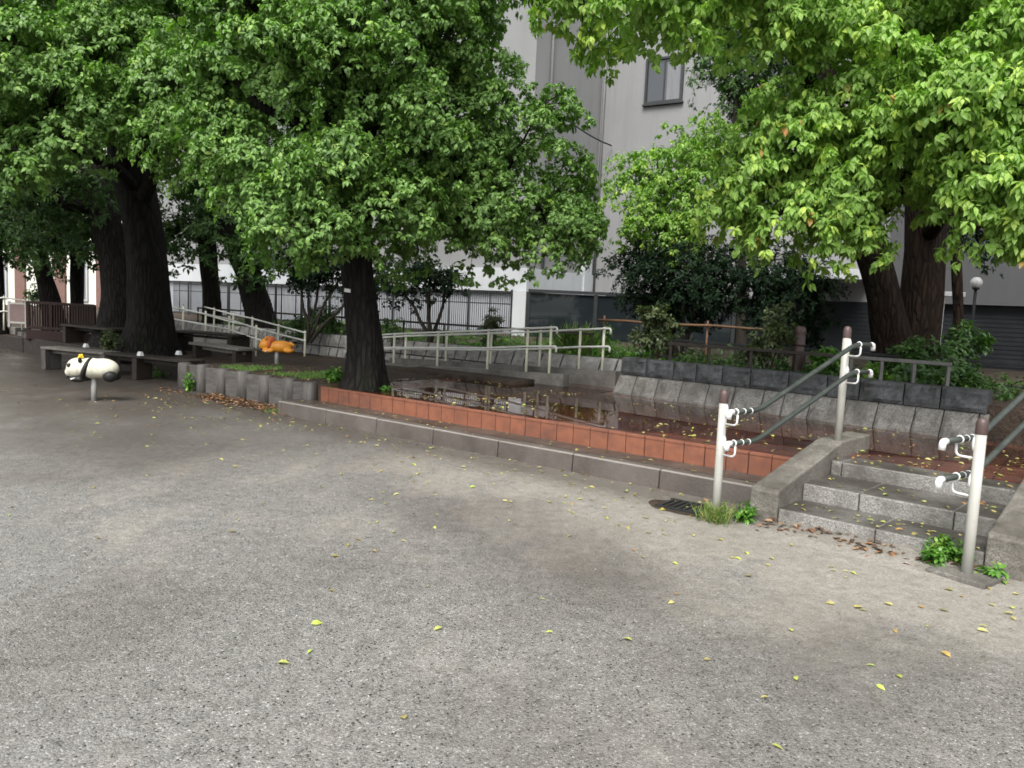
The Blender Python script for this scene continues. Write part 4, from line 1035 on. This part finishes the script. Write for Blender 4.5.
# centre tree
b0 = L(5.5, 1.42, .385); y = b0.y
trk = [b0]+[at(u, v, y) for u, v in ((365, 345), (360, 305), (356, 258), (360, 190), (366, 120), (362, 50), (370, -60))]
ct = tree('broadleaf_tree', 'single trunk with a pale tag at the corner of the red tiled terrace', trk, [ppx(y, q*.92) for q in (38, 38, 35, 32, 27, 22, 18, 11)], 'barkA',
     [cl(300, 200, 8.9, 70, 46), cl(340, 225, 9.2, 62, 24), cl(265, 175, 9.0, 45, 40), cl(400, 195, 9.4, 62, 46), cl(470, 205, 10.5, 68, 44), cl(535, 218, 10.8, 62, 32), cl(578, 215, 11.0, 40, 32), cl(553, 178, 11.2, 28, 24),
      cl(480, 150, 10.6, 70, 48), cl(550, 100, 10.9, 30, 24), cl(545, 128, 11, 28, 18), cl(410, 125, 9.6, 66, 50), cl(445, 70, 10.4, 62, 50), cl(350, 50, 9.0, 75, 50), cl(270, 45, 9.2, 66, 55), cl(215, 90, 9.4, 46, 55), cl(255, 5, 9.2, 90, 40), cl(400, 10, 9.6, 85, 40), cl(465, 5, 10.4, 52, 40), cl(335, 150, 8.9, 46, 30),
      cl(230, 130, 9.3, 38, 38), cl(340, -90, 9.8, 200, 90, None, .5), cl(430, -80, 10.6, 110, 80, None, .5), cl(420, 150, 12.0, 140, 100, 1.0, .9), cl(330, 120, 11.5, 110, 90, .8, .8)],
     'leafA', 5, .073, .33, 84, True,
     forks=[((at(360, 150, y), at(335, 118, y-.3), at(300, 125, y-.6), at(262, 108, y-.9), at(235, 80, y-1)), (.12, .11, .085, .06, .03)), ((at(362, 110, y), at(395, 75, y+.1), at(440, 35, y+.3)), (.11, .08, .04)), ((at(358, 200, y), at(420, 175, y+.3), at(500, 185, y+.6), at(560, 205, y+.8)), (.09, .065, .045, .02)), ((at(357, 190, y), at(325, 165, y-.5), at(285, 185, y-.9)), (.09, .06, .03))], young=.05, inner=.4, droop=.7, asp=.54)
# tag on it
c = at(347.5, 290.5, y-.25); m = MB(); m.box(c, Vector((.038, 0, -.004)), Vector((0, .012, 0)), Vector((0, 0, .022)))
tag(m.build('name_plate', 'white', None, c), 'tiny pale name plate fixed to the trunk by the terrace corner', 'plate')
# second left tree behind the thickest
y = 16.2; b0 = at(112, 342, y); b0.z = .33
trk = [b0]+[at(u, v, y) for u, v in ((117, 300), (111, 250), (102, 205), (92, 165), (85, 100), (80, 0))]
tree('broadleaf_tree', 'dark trunk half hidden behind the thickest one, with a long level limb', trk, [ppx(y, q) for q in (34, 28, 26, 27, 24, 20, 12)], 'barkC',
     [cl(40, 190, 15.5, 80, 30), cl(20, 225, 17, 60, 26), cl(100, 200, 18, 60, 40), cl(80, 110, 17, 110, 70, None, .6), cl(80, 0, 17, 150, 80, None, .4)], 'leafD', 31, .13, .55, 20, False,
     forks=[((at(103, 210, y), at(70, 205, y-.3), at(30, 188, y-.6), at(-10, 181, y-.8)), (.16, .13, .11, .08)), ((at(98, 190, y), at(78, 183, y), at(58, 186, y-.2), at(52, 200, y-.2)), (.1, .09, .07, .04))])
def simple_tree(label, pix, ws, y, clumps, seed, bark='barkC', leaf='leafD', zb=.33, leafL=.13, padr=.5, dens=20, **kw):
    b0 = at(pix[0][0], pix[0][1], y); b0.z = zb
    return tree(kw.pop('name', 'broadleaf_tree'), label, [b0]+[at(u, v, y) for u, v in pix[1:]], [ppx(y, w*.88) for w in ws], bark, clumps, leaf, seed, leafL, padr, dens, False, **kw)
simple_tree('leaning grey trunk rising just behind the picket fence', [(56, 332), (50, 300), (40, 260), (34, 225), (27, 190), (18, 140), (10, 60)], (24, 20, 17, 15, 14, 11, 6), 19.5,
            [cl(15, 235, 19, 50, 22), cl(55, 215, 20, 50, 30), cl(20, 180, 19, 70, 40), cl(20, 100, 20, 110, 60, None, .5)], 41)
simple_tree('straight grey trunk behind the dark boards of the picket fence', [(77, 332), (77, 300), (77, 270), (78, 240), (83, 200), (88, 130)], (17, 14, 14, 14, 12, 8), 20.5,
            [cl(85, 235, 20.5, 34, 20), cl(75, 205, 20.5, 55, 32), cl(95, 165, 21, 70, 40, None, .7)], 42)
simple_tree('dark trunk at the very edge of the view beside the mauve brown board', [(-2, 335), (-2, 300), (-4, 260), (-10, 200), (-14, 100)], (15, 13, 12, 11, 7), 18.5,
            [cl(-30, 215, 18, 45, 25), cl(-20, 150, 18.5, 90, 50, None, .6)], 43)
simple_tree('short dark trunk in front of the white band, behind the thickest trunk', [(213, 325), (212, 300), (209, 270), (207, 240), (205, 190), (205, 100)], (24, 20, 20, 19, 16, 8), 20,
            [cl(195, 225, 19.5, 45, 34), cl(165, 235, 20, 22, 22), cl(215, 180, 20, 60, 36), cl(205, 110, 20, 90, 60, None, .5)], 44, leaf='leafD')
simple_tree('leaning dark trunk behind the far ramp handrails', [(266, 330), (259, 310), (250, 280), (240, 250), (228, 215), (215, 160), (205, 80)], (36, 31, 29, 28, 25, 18, 10), 18.6,
            [cl(250, 240, 18, 34, 20), cl(275, 255, 18.5, 30, 20), cl(225, 190, 18.5, 60, 40), cl(260, 150, 19, 80, 50, None, .6), cl(270, 60, 19, 110, 70, None, .4)], 45, leaf='leafD')
# right big double trunk
y = 11.6; b0 = at(896, 372, y); b0.z = .70
trk = [b0]+[at(u, v, y) for u, v in ((893, 345), (884, 300), (874, 260), (860, 215), (845, 160), (830, 90), (815, 10))]
y2 = 12.0
fk = [at(915, 376, y2), at(916, 345, y2), at(921, 300, y2), at(925, 250, y2), at(928, 200, y2), at(935, 120, y2), at(945, 40, y2), at(950, -60, y2)]
tree('broadleaf_tree', 'fissured brown double trunk behind the stone wall carrying the bright overhanging crown', trk, [ppx(y, q*.84) for q in (56, 46, 40, 38, 34, 28, 22, 12)], 'barkB',
     [cl(775, 165, 8.0, 62, 40), cl(888, 170, 7.9, 42, 28), cl(748, 190, 8.2, 34, 32), cl(800, 202, 7.9, 60, 30), cl(845, 182, 7.7, 50, 42), cl(845, 222, 8.0, 34, 20), cl(875, 125, 7.4, 58, 34), cl(800, 120, 7.9, 55, 34), cl(865, 90, 7.8, 50, 36),
      cl(950, 105, 6.9, 60, 42), cl(1010, 110, 6.6, 58, 60), cl(985, 165, 6.8, 50, 34), cl(1002, 196, 6.6, 42, 34), cl(1045, 200, 6.6, 46, 46), cl(925, 70, 7.2, 36, 26), cl(1020, 40, 6.9, 60, 40), cl(975, 45, 8.4, 50, 40),
      cl(845, 25, 7.6, 62, 38), cl(905, 10, 8.6, 60, 30), cl(770, -15, 7.4, 50, 30), cl(650, -8, 7.0, 46, 44), cl(585, -5, 7.6, 50, 38, None, .8), cl(620, 20, 8.4, 30, 22), cl(700, -30, 7.2, 60, 26), cl(1100, 100, 7.4, 70, 110, None, .6), cl(900, 60, 12.5, 130, 60, 1.6, .5), cl(1050, 90, 12.5, 110, 80, 1.6, .5), cl(860, -40, 12, 160, 60, 2, .5), cl(1000, -60, 12, 160, 70, 2, .5), cl(900, -110, 8.0, 170, 80, None, .5), cl(700, -110, 7.6, 140, 60, None, .5), cl(1050, -70, 7.5, 110, 80, None, .5)],  # includes deep rear clumps added to shade the wall and trunks
     'leafB', 77, .086, .30, 88, True, lobe=.3,
     forks=[(fk, [ppx(y2, q*.82) for q in (66, 52, 48, 46, 46, 38, 30, 16)]), ((at(928, 200, y2), at(965, 130, 10.5), at(1000, 60, 9), at(1030, 0, 8)), (.22, .16, .11, .05)), ((at(855, 200, y), at(830, 130, 10.3), at(800, 60, 9), at(740, 0, 8)), (.2, .14, .09, .05)), ((at(925, 240, y2), at(960, 190, 10.5), at(1005, 160, 8.6)), (.12, .08, .05))],
     young=.16, red=.012, inner=.3, droop=1.0, asp=.47, nl=(8, 13))
# slim reddish trunk
simple_tree('slim reddish brown trunk just past the double trunk', [(958, 350), (958, 320), (957, 280), (956, 240), (960, 190), (965, 120)], (14, 11, 11, 11, 10, 6), 12.4,
            [cl(1000, 130, 14.2, 120, 80, 1.4, .8), cl(1130, 170, 14.2, 110, 90, 1.5, .7), cl(900, 110, 14.5, 90, 70, 1.2, .7), cl(990, 228, 12.5, 40, 12), cl(962, 225, 12.8, 16, 26), cl(985, 175, 13, 50, 40, None, .7), cl(1015, 226, 12.4, 30, 12)], 46, 'barkB', 'leafE', .7, .09, .35, 30)  # the big rear clumps are added to keep light off the building wall
# mid green tree in front of the wall
simple_tree('light green young tree between the grey wall and the dark evergreens', [(672, 340), (672, 290), (668, 240), (665, 215), (668, 185), (672, 150)], (11, 9, 8, 6, 5, 3), 13.6,
            [cl(650, 180, 13.2, 36, 40), cl(690, 190, 13, 36, 44), cl(665, 225, 13, 40, 28), cl(690, 145, 13.4, 34, 26), cl(640, 215, 13, 22, 22), cl(720, 160, 13.6, 40, 40)], 47, 'twig', 'leafB', .65, .085, .36, 50, young=.1, droop=.8, asp=.5)
simple_tree('taller dark green tree rising beside the open window', [(742, 340), (742, 280), (740, 220), (735, 150), (738, 80), (745, 20)], (12, 10, 9, 8, 6, 3), 15,
            [cl(735, 95, 15, 40, 30), cl(715, 55, 15, 34, 28), cl(770, 60, 15, 46, 36), cl(770, 110, 15.2, 40, 30), cl(730, 20, 15, 50, 30), cl(820, 110, 15.6, 60, 50, None, .6)], 48, 'twig', 'leafD', .65, .095, .38, 34)
# ---------------------------------------------------------------- evergreens and shrubs
def shrub(name, label, foot, h, clumps, leaf, seed, leafL=.06, padr=.22, dens=60, hi=False, stems=5, cat='shrub', group=None, stemr=.014, **kw):
    root = thing(name, label, cat, foot, group); rr = random.Random(seed); g = MB()
    cr, pads = crown(root, clumps, leaf, seed, leafL, padr, dens, hi, 'foliage', **kw)
    for i, (c, pc) in enumerate(pads):
        c = Vector(c); g.tube(limb_path(foot+Vector((rr.uniform(-.06, .06), rr.uniform(-.06, .06), -.05)), c, .08, 5, 0, seed+i), [stemr*(1-.12*k) for k in range(6)], 6)
        for q in pc[:10]: g.tube([c, (c+Vector(q))/2+Z*.03, Vector(q)], [stemr*.4, stemr*.3, .002], 4, False)
    g.build('stem', 'twig', root); return root
def ft(u, y, z): p = at(u, 330, y); p.z = z; return p
shrub('evergreen_tree', 'dark spreading evergreen in front of the glazed ground floor', ft(683, 13.2, .66), 2, [cl(640, 272, 13, 34, 22), cl(680, 258, 12.6, 46, 22), cl(700, 285, 12.8, 50, 26), cl(655, 300, 13, 36, 16), cl(640, 255, 13.4, 30, 16), cl(715, 262, 13, 40, 22), cl(680, 295, 13.4, 60, 26)], 'leafE', 61, .075, .27, 62, cat='tree', stemr=.035, droop=.1)
shrub('evergreen_tree', 'dark bushy evergreen between the glazed floor and the ringed bollard', ft(782, 12.6, .7), 2, [cl(765, 262, 12.4, 36, 22), cl(800, 270, 12.2, 38, 22), cl(780, 295, 12.4, 46, 24), cl(815, 292, 12.4, 24, 26), cl(755, 290, 12.6, 34, 26), cl(800, 320, 12.6, 34, 18)], 'leafE', 62, .07, .25, 66, cat='tree', stemr=.03, droop=.1)
shrub('small_tree', 'small dark tree with a bare forked stem before the bar fence', ft(432, 15, .65), 2, [cl(425, 276, 14.8, 34, 14), cl(400, 285, 15, 26, 13), cl(450, 282, 15.2, 20, 12), cl(430, 268, 15.2, 26, 10)], 'leafE', 63, .09, .25, 46, cat='tree', stemr=.045, droop=.1)
shrub('small_tree', 'small dark tree with three thin bare stems behind the far ramp end', ft(309, 16, .65), 2, [cl(295, 262, 16, 30, 16), cl(322, 258, 16.2, 30, 18), cl(345, 270, 16, 26, 16), cl(308, 275, 16.2, 30, 12), cl(380, 268, 16.3, 24, 16)], 'leafE', 64, .09, .25, 46, cat='tree', stemr=.04, droop=.1)
shrub('dusty_shrub', 'dusty grey green shrub growing through the timber pole near the tubular rails', ft(655, 12, .7), 1, [cl(656, 315, 11.8, 13, 12), cl(660, 330, 11.9, 16, 9), cl(650, 335, 12, 12, 9)], 'leafF', 65, .075, .13, 120, True)
shrub('dusty_shrub', 'dusty grey green shrub leaning against the ringed bollard', ft(772, 10.7, .72), 1, [cl(778, 315, 10.5, 12, 12), cl(768, 338, 10.4, 20, 14), cl(756, 350, 10.3, 18, 11), cl(785, 330, 10.6, 12, 12)], 'leafF', 66, .08, .13, 110, True)
shrub('leafy_shrub', 'low bright leafed shrub at the foot of the double trunk', ft(925, 10.4, .72), 1, [cl(905, 350, 10.4, 20, 12), cl(935, 352, 10.2, 26, 12), cl(965, 345, 10.6, 28, 14), cl(920, 365, 9.6, 30, 10), cl(950, 372, 9.7, 30, 8)], 'leafD', 67, .095, .18, 70, True, young=.05)
shrub('leafy_shrub', 'yellow green shoots between the end of the dark grip and the trunk', ft(868, 9.4, .74), 1, [cl(872, 371, 9.2, 13, 7), cl(862, 376, 9.1, 9, 5)], 'leafW', 68, .07, .1, 140, True, young=.5)
shrub('leafy_shrub', 'light green shrub standing against the brown fence past the bollard', ft(820, 10.2, .72), 1, [cl(822, 352, 10, 12, 8), cl(832, 360, 9.9, 12, 8)], 'leafW', 69, .09, .12, 100, True)
shrub('leafy_shrub', 'small pale leafed shrub in front of the pale gate pier', ft(492, 14.2, .65), 1, [cl(492, 318, 14, 9, 9), cl(486, 325, 14, 8, 6)], 'leafF', 70, .08, .13, 90)
shrub('leafy_shrub', 'clipped green shrub before the bar fence by the central trunk', ft(393, 15, .65), 1, [cl(394, 326, 14.9, 12, 7)], 'leafD', 71, .07, .15, 90)
shrub('leafy_shrub', 'rounded dark green shrub behind the far ramp end', ft(322, 16.5, .65), 1, [cl(325, 318, 16.5, 22, 14), cl(300, 325, 16.6, 18, 10)], 'leafD', 72, .09, .2, 60)
shrub('leafy_shrub', 'dark rounded bush under the leaning trunk beyond the picket fence', ft(33, 21, .4), 1, [cl(35, 293, 21, 9, 7)], 'leafD', 73, .09, .2, 60)
# ground cover beds (uncountable)
def cover(name, samples, leaf, seed, leafL, n, hmin=.02, hmax=.22, kind='stuff', **kw):
    rng = np.random.default_rng(seed); pts = []
    for (a0, a1, b0, b1, z) in samples:
        k = int(n*(a1-a0)*(b1-b0)); A = rng.uniform(a0, a1, k); B = rng.uniform(b0, b1, k)
        for a, b in zip(A, B):
            hh = hmin+(hmax-hmin)*max(0, .5+.9*noise.noise(Vector((a*1.1+seed, b*1.1, 0))))*rng.uniform(.4, 1)
            p = L(a, b, z+hh); pts.append((p.x, p.y, p.z))
    C = np.array(pts); A = np.tile([0, 0, 1.], (len(C), 1))+rng.normal(0, .35, (len(C), 3))
    o = leaves_mesh(name, *rosettes(rng, C, A, leafL, **kw), leaf, None, False)
    o['kind'] = 'stuff'; return o
cover('ground_cover', [(3.6, 7.0, 5.45, 8.4, .68), (7, 17, 5.6, 7.0, .66)], 'leafW', 81, .065, 95, .05, .42, nl=(6, 9))
cover('ground_cover', [(-5, 3.2, 4.4, 6.8, .74)], 'leafD', 82, .08, 45, .02, .35, nl=(6, 9))
# grassy patch in the bed
def blades(name, roots, seed, L0, L1, spread, leaf, parent=None, base=(0, 0, 0), w=.007, young=.2):
    rng = np.random.default_rng(seed); n = len(roots); P = np.array(roots)
    D = np.stack([rng.normal(0, spread, n), rng.normal(0, spread, n), np.ones(n)], 1)
    Nn = np.stack([rng.normal(0, 1, n), rng.normal(0, 1, n), rng.uniform(.1, .5, n)], 1); Ls = rng.uniform(L0, L1, n)
    tint = np.stack([rng.uniform(0, 1, n), (rng.uniform(0, 1, n) < young)*rng.uniform(.3, 1, n), np.zeros(n)], 1)
    return leaves_mesh(name, P, D, Nn, Ls, np.full(n, w)*rng.uniform(.7, 1.4, n), tint, leaf, parent, True, base)
rng = np.random.default_rng(4); rt = []
for _ in range(3000):
    a, b = rng.uniform(6.7, 8.9), rng.uniform(1.35, 2.5)
    if noise.noise(Vector((a*1.6, b*1.6, 3))) > -.05: p = L(a, b, .365); rt.append(tuple(p))
o = blades('grass', rt, 3, .03, .07, .7, 'leafA', w=.01, young=.05); o['kind'] = 'stuff'
# weeds
def weed(name, label, c, n, spread, leafL, h, leaf, seed, cat='weed', group=None, ferny=False):
    c = Vector(c); root = thing(name, label, cat, c, group); rng = np.random.default_rng(seed); g = MB(); C = []; A = []
    for i in range(n):
        t = rng.uniform(0, 2*np.pi); r_ = spread*math.sqrt(rng.uniform(.02, 1)); hh = h*rng.uniform(.4, 1)*(1-.4*r_/spread)
        tip = c+Vector((math.cos(t)*r_, math.sin(t)*r_, hh)); mid = c+Vector((math.cos(t)*r_*.4, math.sin(t)*r_*.4, hh*.65))
        g.tube([c+Vector((math.cos(t)*r_*.15, math.sin(t)*r_*.15, -.01)), mid, tip], [.003, .0025, .0015], 4, False)
        k = 4 if ferny else 2
        for j in range(k):
            q = mid.lerp(tip, j/max(1, k-1)); C.append(tuple(q)); A.append((math.cos(t)*.5, math.sin(t)*.5, 1))
    leaves_mesh('leaves', *rosettes(rng, np.array(C), np.array(A), leafL, nl=(4, 7), droop=.15, asp=.5, young=.12), leaf, root, True, c)
    g.build('stem', 'leafW', root); return root
def grass_tuft(label, c, n, seed, L0, L1, spread, young=.5, group='grass tufts', leaf='grassblade', rad=.06):
    c = Vector(c); root = thing('grass_tuft', label, 'grass tuft', c, group); rng = np.random.default_rng(seed)
    rt = [(c.x+rng.normal(0, rad), c.y+rng.normal(0, rad), c.z-.005) for _ in range(n)]
    blades('blades', rt, seed, L0, L1, spread, leaf, root, c, .008, young); return root
grass_tuft('dry yellow green grass tuft around the foot of the post by the drain patch', P1+Vector((0, -.03, 0)), 150, 5, .08, .2, .55, .65)
weed('leafy_weed', 'round leaved weed growing against the cheek wall next to the red tiles', L(-.17, .14, 0), 22, .10, .05, .16, 'leafW', 6)
weed('ferny_weed', 'bright ferny weed beside the post on the concrete footing', P3+rs*-.17+rd*.10, 40, .15, .045, .24, 'leafW', 7, ferny=True)
weed('leafy_weed', 'low flat weed leaf clump at the edge of the concrete footing', P3-rs*.26+rd*.02, 9, .07, .06, .06, 'leafW', 8)
weed('leafy_weed', 'small weed at the far side of the footing post', P3+rs*.09+rd*.1, 10, .07, .05, .14, 'leafW', 9)
weed('leafy_weed', 'bushy bright weed clump on soil beside the tagged trunk', atz(335, 381, .375), 70, .18, .06, .24, 'leafW', 10)
weed('leafy_weed', 'weed climbing the first log posts of the edging by the bench', L(9.0, .95, 0), 26, .10, .06, .34, 'leafW', 11)
weed('leafy_weed', 'pale green shoots sprouting at the root of the thickest trunk', atz(115, 351, .38)+Vector((0, -.2, 0)), 40, .2, .075, .5, 'leafF', 12)
weed('leafy_weed', 'dark green weeds in the shade under the dark bench', atz(160, 376, 0), 34, .42, .06, .2, 'leafW', 13)
weed('leafy_weed', 'small weed at the root of the tagged trunk on the water side', L(5.2, 1.5, .362), 8, .08, .05, .1, 'leafW', 14)
grass_tuft('tall spiky grass clump before the glazed ground floor', Vector((at(578, 330, 13.6).x, 13.6, .64)), 420, 15, .35, .75, .35, .15, leaf='grassblade', rad=.14)
weed('tall_weed', 'tall thin weed standing up by the end of the timber pole', Vector((at(609, 330, 12.7).x, 12.7, .64)), 7, .1, .08, .95, 'leafW', 16, ferny=True)
grass_tuft('short dry grass tuft at the start of the concrete kerb', L(6.34, .66, 0), 50, 17, .04, .1, .7, .5, rad=.07)

# ================================================================== LITTER
def litter(name, pts, leaf, seed, l0, l1, group=None):
    rng = np.random.default_rng(seed); n = len(pts); P = np.array(pts)
    t = rng.uniform(0, 2*np.pi, n); D = np.stack([np.cos(t), np.sin(t), rng.normal(.05, .1, n)], 1)
    Nn = np.stack([rng.normal(0, .22, n), rng.normal(0, .22, n), np.ones(n)], 1); Ls = rng.uniform(l0, l1, n)
    tint = np.stack([rng.uniform(0, 1, n), (rng.uniform(0, 1, n) < .22)*rng.uniform(.2, 1, n), (rng.uniform(0, 1, n) < .16)*rng.uniform(.2, .9, n)], 1)
    return leaves_mesh(name, P, D, Nn, Ls, Ls*rng.uniform(.4, .62, n), tint, leaf, None, True)
rng = np.random.default_rng(12); gp = []; tp = []; sp = []; br = []
while len(gp) < 620:
    a, b = rng.uniform(-3.5, 9), rng.uniform(-5, .58)
    if rng.uniform() < math.exp((b-.58)/.9)+.03: p = L(a, b, .008); gp.append((p.x, p.y, .008))
while len(tp) < 560:
    a, b = rng.uniform(-4.5, 5.3), rng.uniform(1.1, 3.6)
    if noise.noise(Vector((a, b, 1.5)))+rng.uniform(-.5, .5) > 0: p = L(a, b); tp.append((p.x, p.y, PL+.012))
for _ in range(60):
    p = L(rng.uniform(0, 6.1), rng.uniform(.66, .96), .186); tp.append(tuple(p))
for t0, t1, z, n in ((.05, .42, .129, 34), (.5, .95, .259, 22), (1.02, 1.3, .375, 14)):
    for _ in range(n): p = ST(rng.uniform(.04, 1.28), rng.uniform(t0, t1), z+.003); sp.append(tuple(p))
for _ in range(150): q_ = abs(rng.normal(0, .12))+.02; p = ST(rng.uniform(-.05, 1.4), -q_, max(.006, .066-.3*q_)); br.append(tuple(p))
for _ in range(1000):
    a = rng.uniform(6.0, 8.3); q_ = abs(rng.normal(0, .15)); p = L(a, .9-q_, .006+max(0, .05-q_*.2)*rng.uniform(0, 1)+abs(rng.normal(0, .008))); br.append(tuple(p))
for _ in range(90):
    a = rng.uniform(8, 9.6); p = L(a, .85-abs(rng.normal(0, .15)), .006); br.append(tuple(p))
for _ in range(200):
    p = L(rng.uniform(6.0, 9.0), rng.uniform(1.2, 2.6), .385); br.append(tuple(p))
for _ in range(90):
    p = L(rng.uniform(5.2, 6.3), rng.uniform(2.0, 4.1), PL+.012); br.append(tuple(p))
for q, nm, lf, s0 in ((gp+sp, 'fallen_leaves', 'leafY', 1), (tp, 'fallen_leaves', 'leafY', 2), (br, 'dead_leaf_litter', 'leafR', 3)):
    o = litter(nm, q, lf, s0, .026, .058 if s0 < 3 else .075); o['kind'] = 'stuff'
# individual bright leaves lying in the open foreground
spots = [(277, 662, 'bright yellow leaf lying alone nearest the bottom of the open gravel', .055, 1), (307, 653.5, 'thin green leaf on the gravel a step from the bright yellow one', .05, 2), (632, 640, 'yellow green folded leaf in the middle of the gravel', .05, 1), (442, 627, 'yellow leaf with a bent tip among tiny twigs on the gravel', .05, 1),
         (769, 511 + 46, 'yellow leaf lying between the drain patch and the sand', .045, 1), (854, 607, 'ochre curled leaf on sandy ground in front of the steps', .06, 0), (792, 631, 'small yellow leaf on dark gravel right of the folded one', .04, 1), (876, 666, 'narrow green leaf on gravel below the concrete footing', .045, 2)]
for i, (u, v, lab, l_, kind) in enumerate(spots):
    p = atz(u, v, .008); an = i*1.3
    t = np.array([[.9, (1.0 if kind == 2 else .35), (.3 if kind == 0 else 0)]])
    o = leaves_mesh('fallen_leaf', np.array([[0, 0, 0.0]]), np.array([[math.cos(an), math.sin(an), .1]]), np.array([[.15, .1, 1.]]), np.array([l_*.95]), np.array([l_*(.26 if kind == 2 else .62)]), t, 'leafY')
    o.location = p; tag(o, lab, 'leaf', 'fallen leaves on the gravel')
# twigs
m = MB(); rr = random.Random(5)
for _ in range(55):
    u, v = rr.uniform(0, 1024), rr.uniform(470, 768); p = atz(u, v, .006); t = rr.uniform(0, 6.28); l_ = rr.uniform(.005, .022); d = Vector((math.cos(t), math.sin(t), 0))
    m.tube([p-d*l_, p+Vector((0, 0, .004)), p+d*l_+d.orthogonal()*l_*.15], [.0012, .0016, .0008], 5)
o = m.build('twig_litter', 'twig'); o['kind'] = 'stuff'
# loose stones
m = MB()
for _ in range(350):
    u, v = rr.uniform(-20, 1044), 450+320*rr.random()**.8; p = atz(u, v, .0); s_ = rr.uniform(.002, .0055)
    t = rr.uniform(0, 6.28)
    X = Vector((math.cos(t), math.sin(t), 0))*s_*rr.uniform(.8, 1.4); Y = Vector((-math.sin(t), math.cos(t), 0))*s_
    m.ell(p+Z*s_*.25, X, Y, Z*s_*.7, 6, 4)
o = m.build('gravel', pm('pale_pebble', (.16, .155, .15), (.34, .33, .31), 60, .45, None, 80, 0)); o['kind'] = 'stuff'
# dark drain patch by the first post
m = MB(); c = L(.28, .15, .004); out = []
for k in range(40):
    t = 2*math.pi*k/40; r_ = 1+.16*noise.noise(Vector((math.cos(t)*2, math.sin(t)*2, 4)))
    out.append(c+E1*.34*math.cos(t)*r_+E2*.2*math.sin(t)*r_)
m.add(out, [tuple(range(40))][::-1]); o = m.build('dirt_ground', 'soil'); struct(o)
m = MB(); c = L(.33, .17, .0)
for i in range(7): m.beam(c+E1*(-.15+.05*i)-E2*.13+Z*.012, c+E1*(-.15+.05*i)+E2*.13+Z*.012, .022, .014)
m.beam(c-E1*.18-E2*.14+Z*.012, c+E1*.18-E2*.14+Z*.012, .02, .016); m.beam(c-E1*.18+E2*.14+Z*.012, c+E1*.18+E2*.14+Z*.012, .02, .016)
tag(m.build('drain_grate', 'blackmetal', None, c), 'dark drain grate half sunk in dirt by the kerb and the rail post', 'drain')

# ================================================================== LIGHT
SUN_EL, SUN_AZ = 52, 195      # azimuth measured clockwise from +Y
w = bpy.data.worlds.new('World'); SC.world = w; w.use_nodes = True; nt = w.node_tree
bg = nt.nodes['Background']; sk = nt.nodes.new('ShaderNodeTexSky'); sk.sky_type = 'NISHITA'; sk.sun_disc = False
sk.sun_elevation = R(SUN_EL); sk.sun_rotation = R(SUN_AZ); sk.air_density = 1.0; sk.dust_density = 3.0; sk.ozone_density = 1.0
hs = nt.nodes.new('ShaderNodeHueSaturation'); hs.inputs['Saturation'].default_value = .25
nt.links.new(sk.outputs[0], hs.inputs['Color']); nt.links.new(hs.outputs[0], bg.inputs[0]); bg.inputs[1].default_value = .095
sl = bpy.data.lights.new('sun', 'SUN'); sl.energy = 1.5; sl.angle = R(35); sl.color = (1, .97, .92)
so = bpy.data.objects.new('sun', sl); COL.objects.link(so)
dv = Vector((math.sin(R(SUN_AZ))*math.cos(R(SUN_EL)), math.cos(R(SUN_AZ))*math.cos(R(SUN_EL)), math.sin(R(SUN_EL))))
so.rotation_euler = dv.to_track_quat('Z', 'Y').to_euler(); so.location = dv*30
SC.view_settings.view_transform = 'Standard'; SC.view_settings.look = 'None'; SC.view_settings.exposure = 1.62; SC.view_settings.gamma = 1
SC.cycles.filter_width = 1.7; SC.cycles.max_bounces = 6; SC.cycles.diffuse_bounces = 3; SC.cycles.transparent_max_bounces = 12; SC.cycles.caustics_reflective = False; SC.cycles.caustics_refractive = False
for o in bpy.data.objects:
    if '_w' in o: del o['_w']
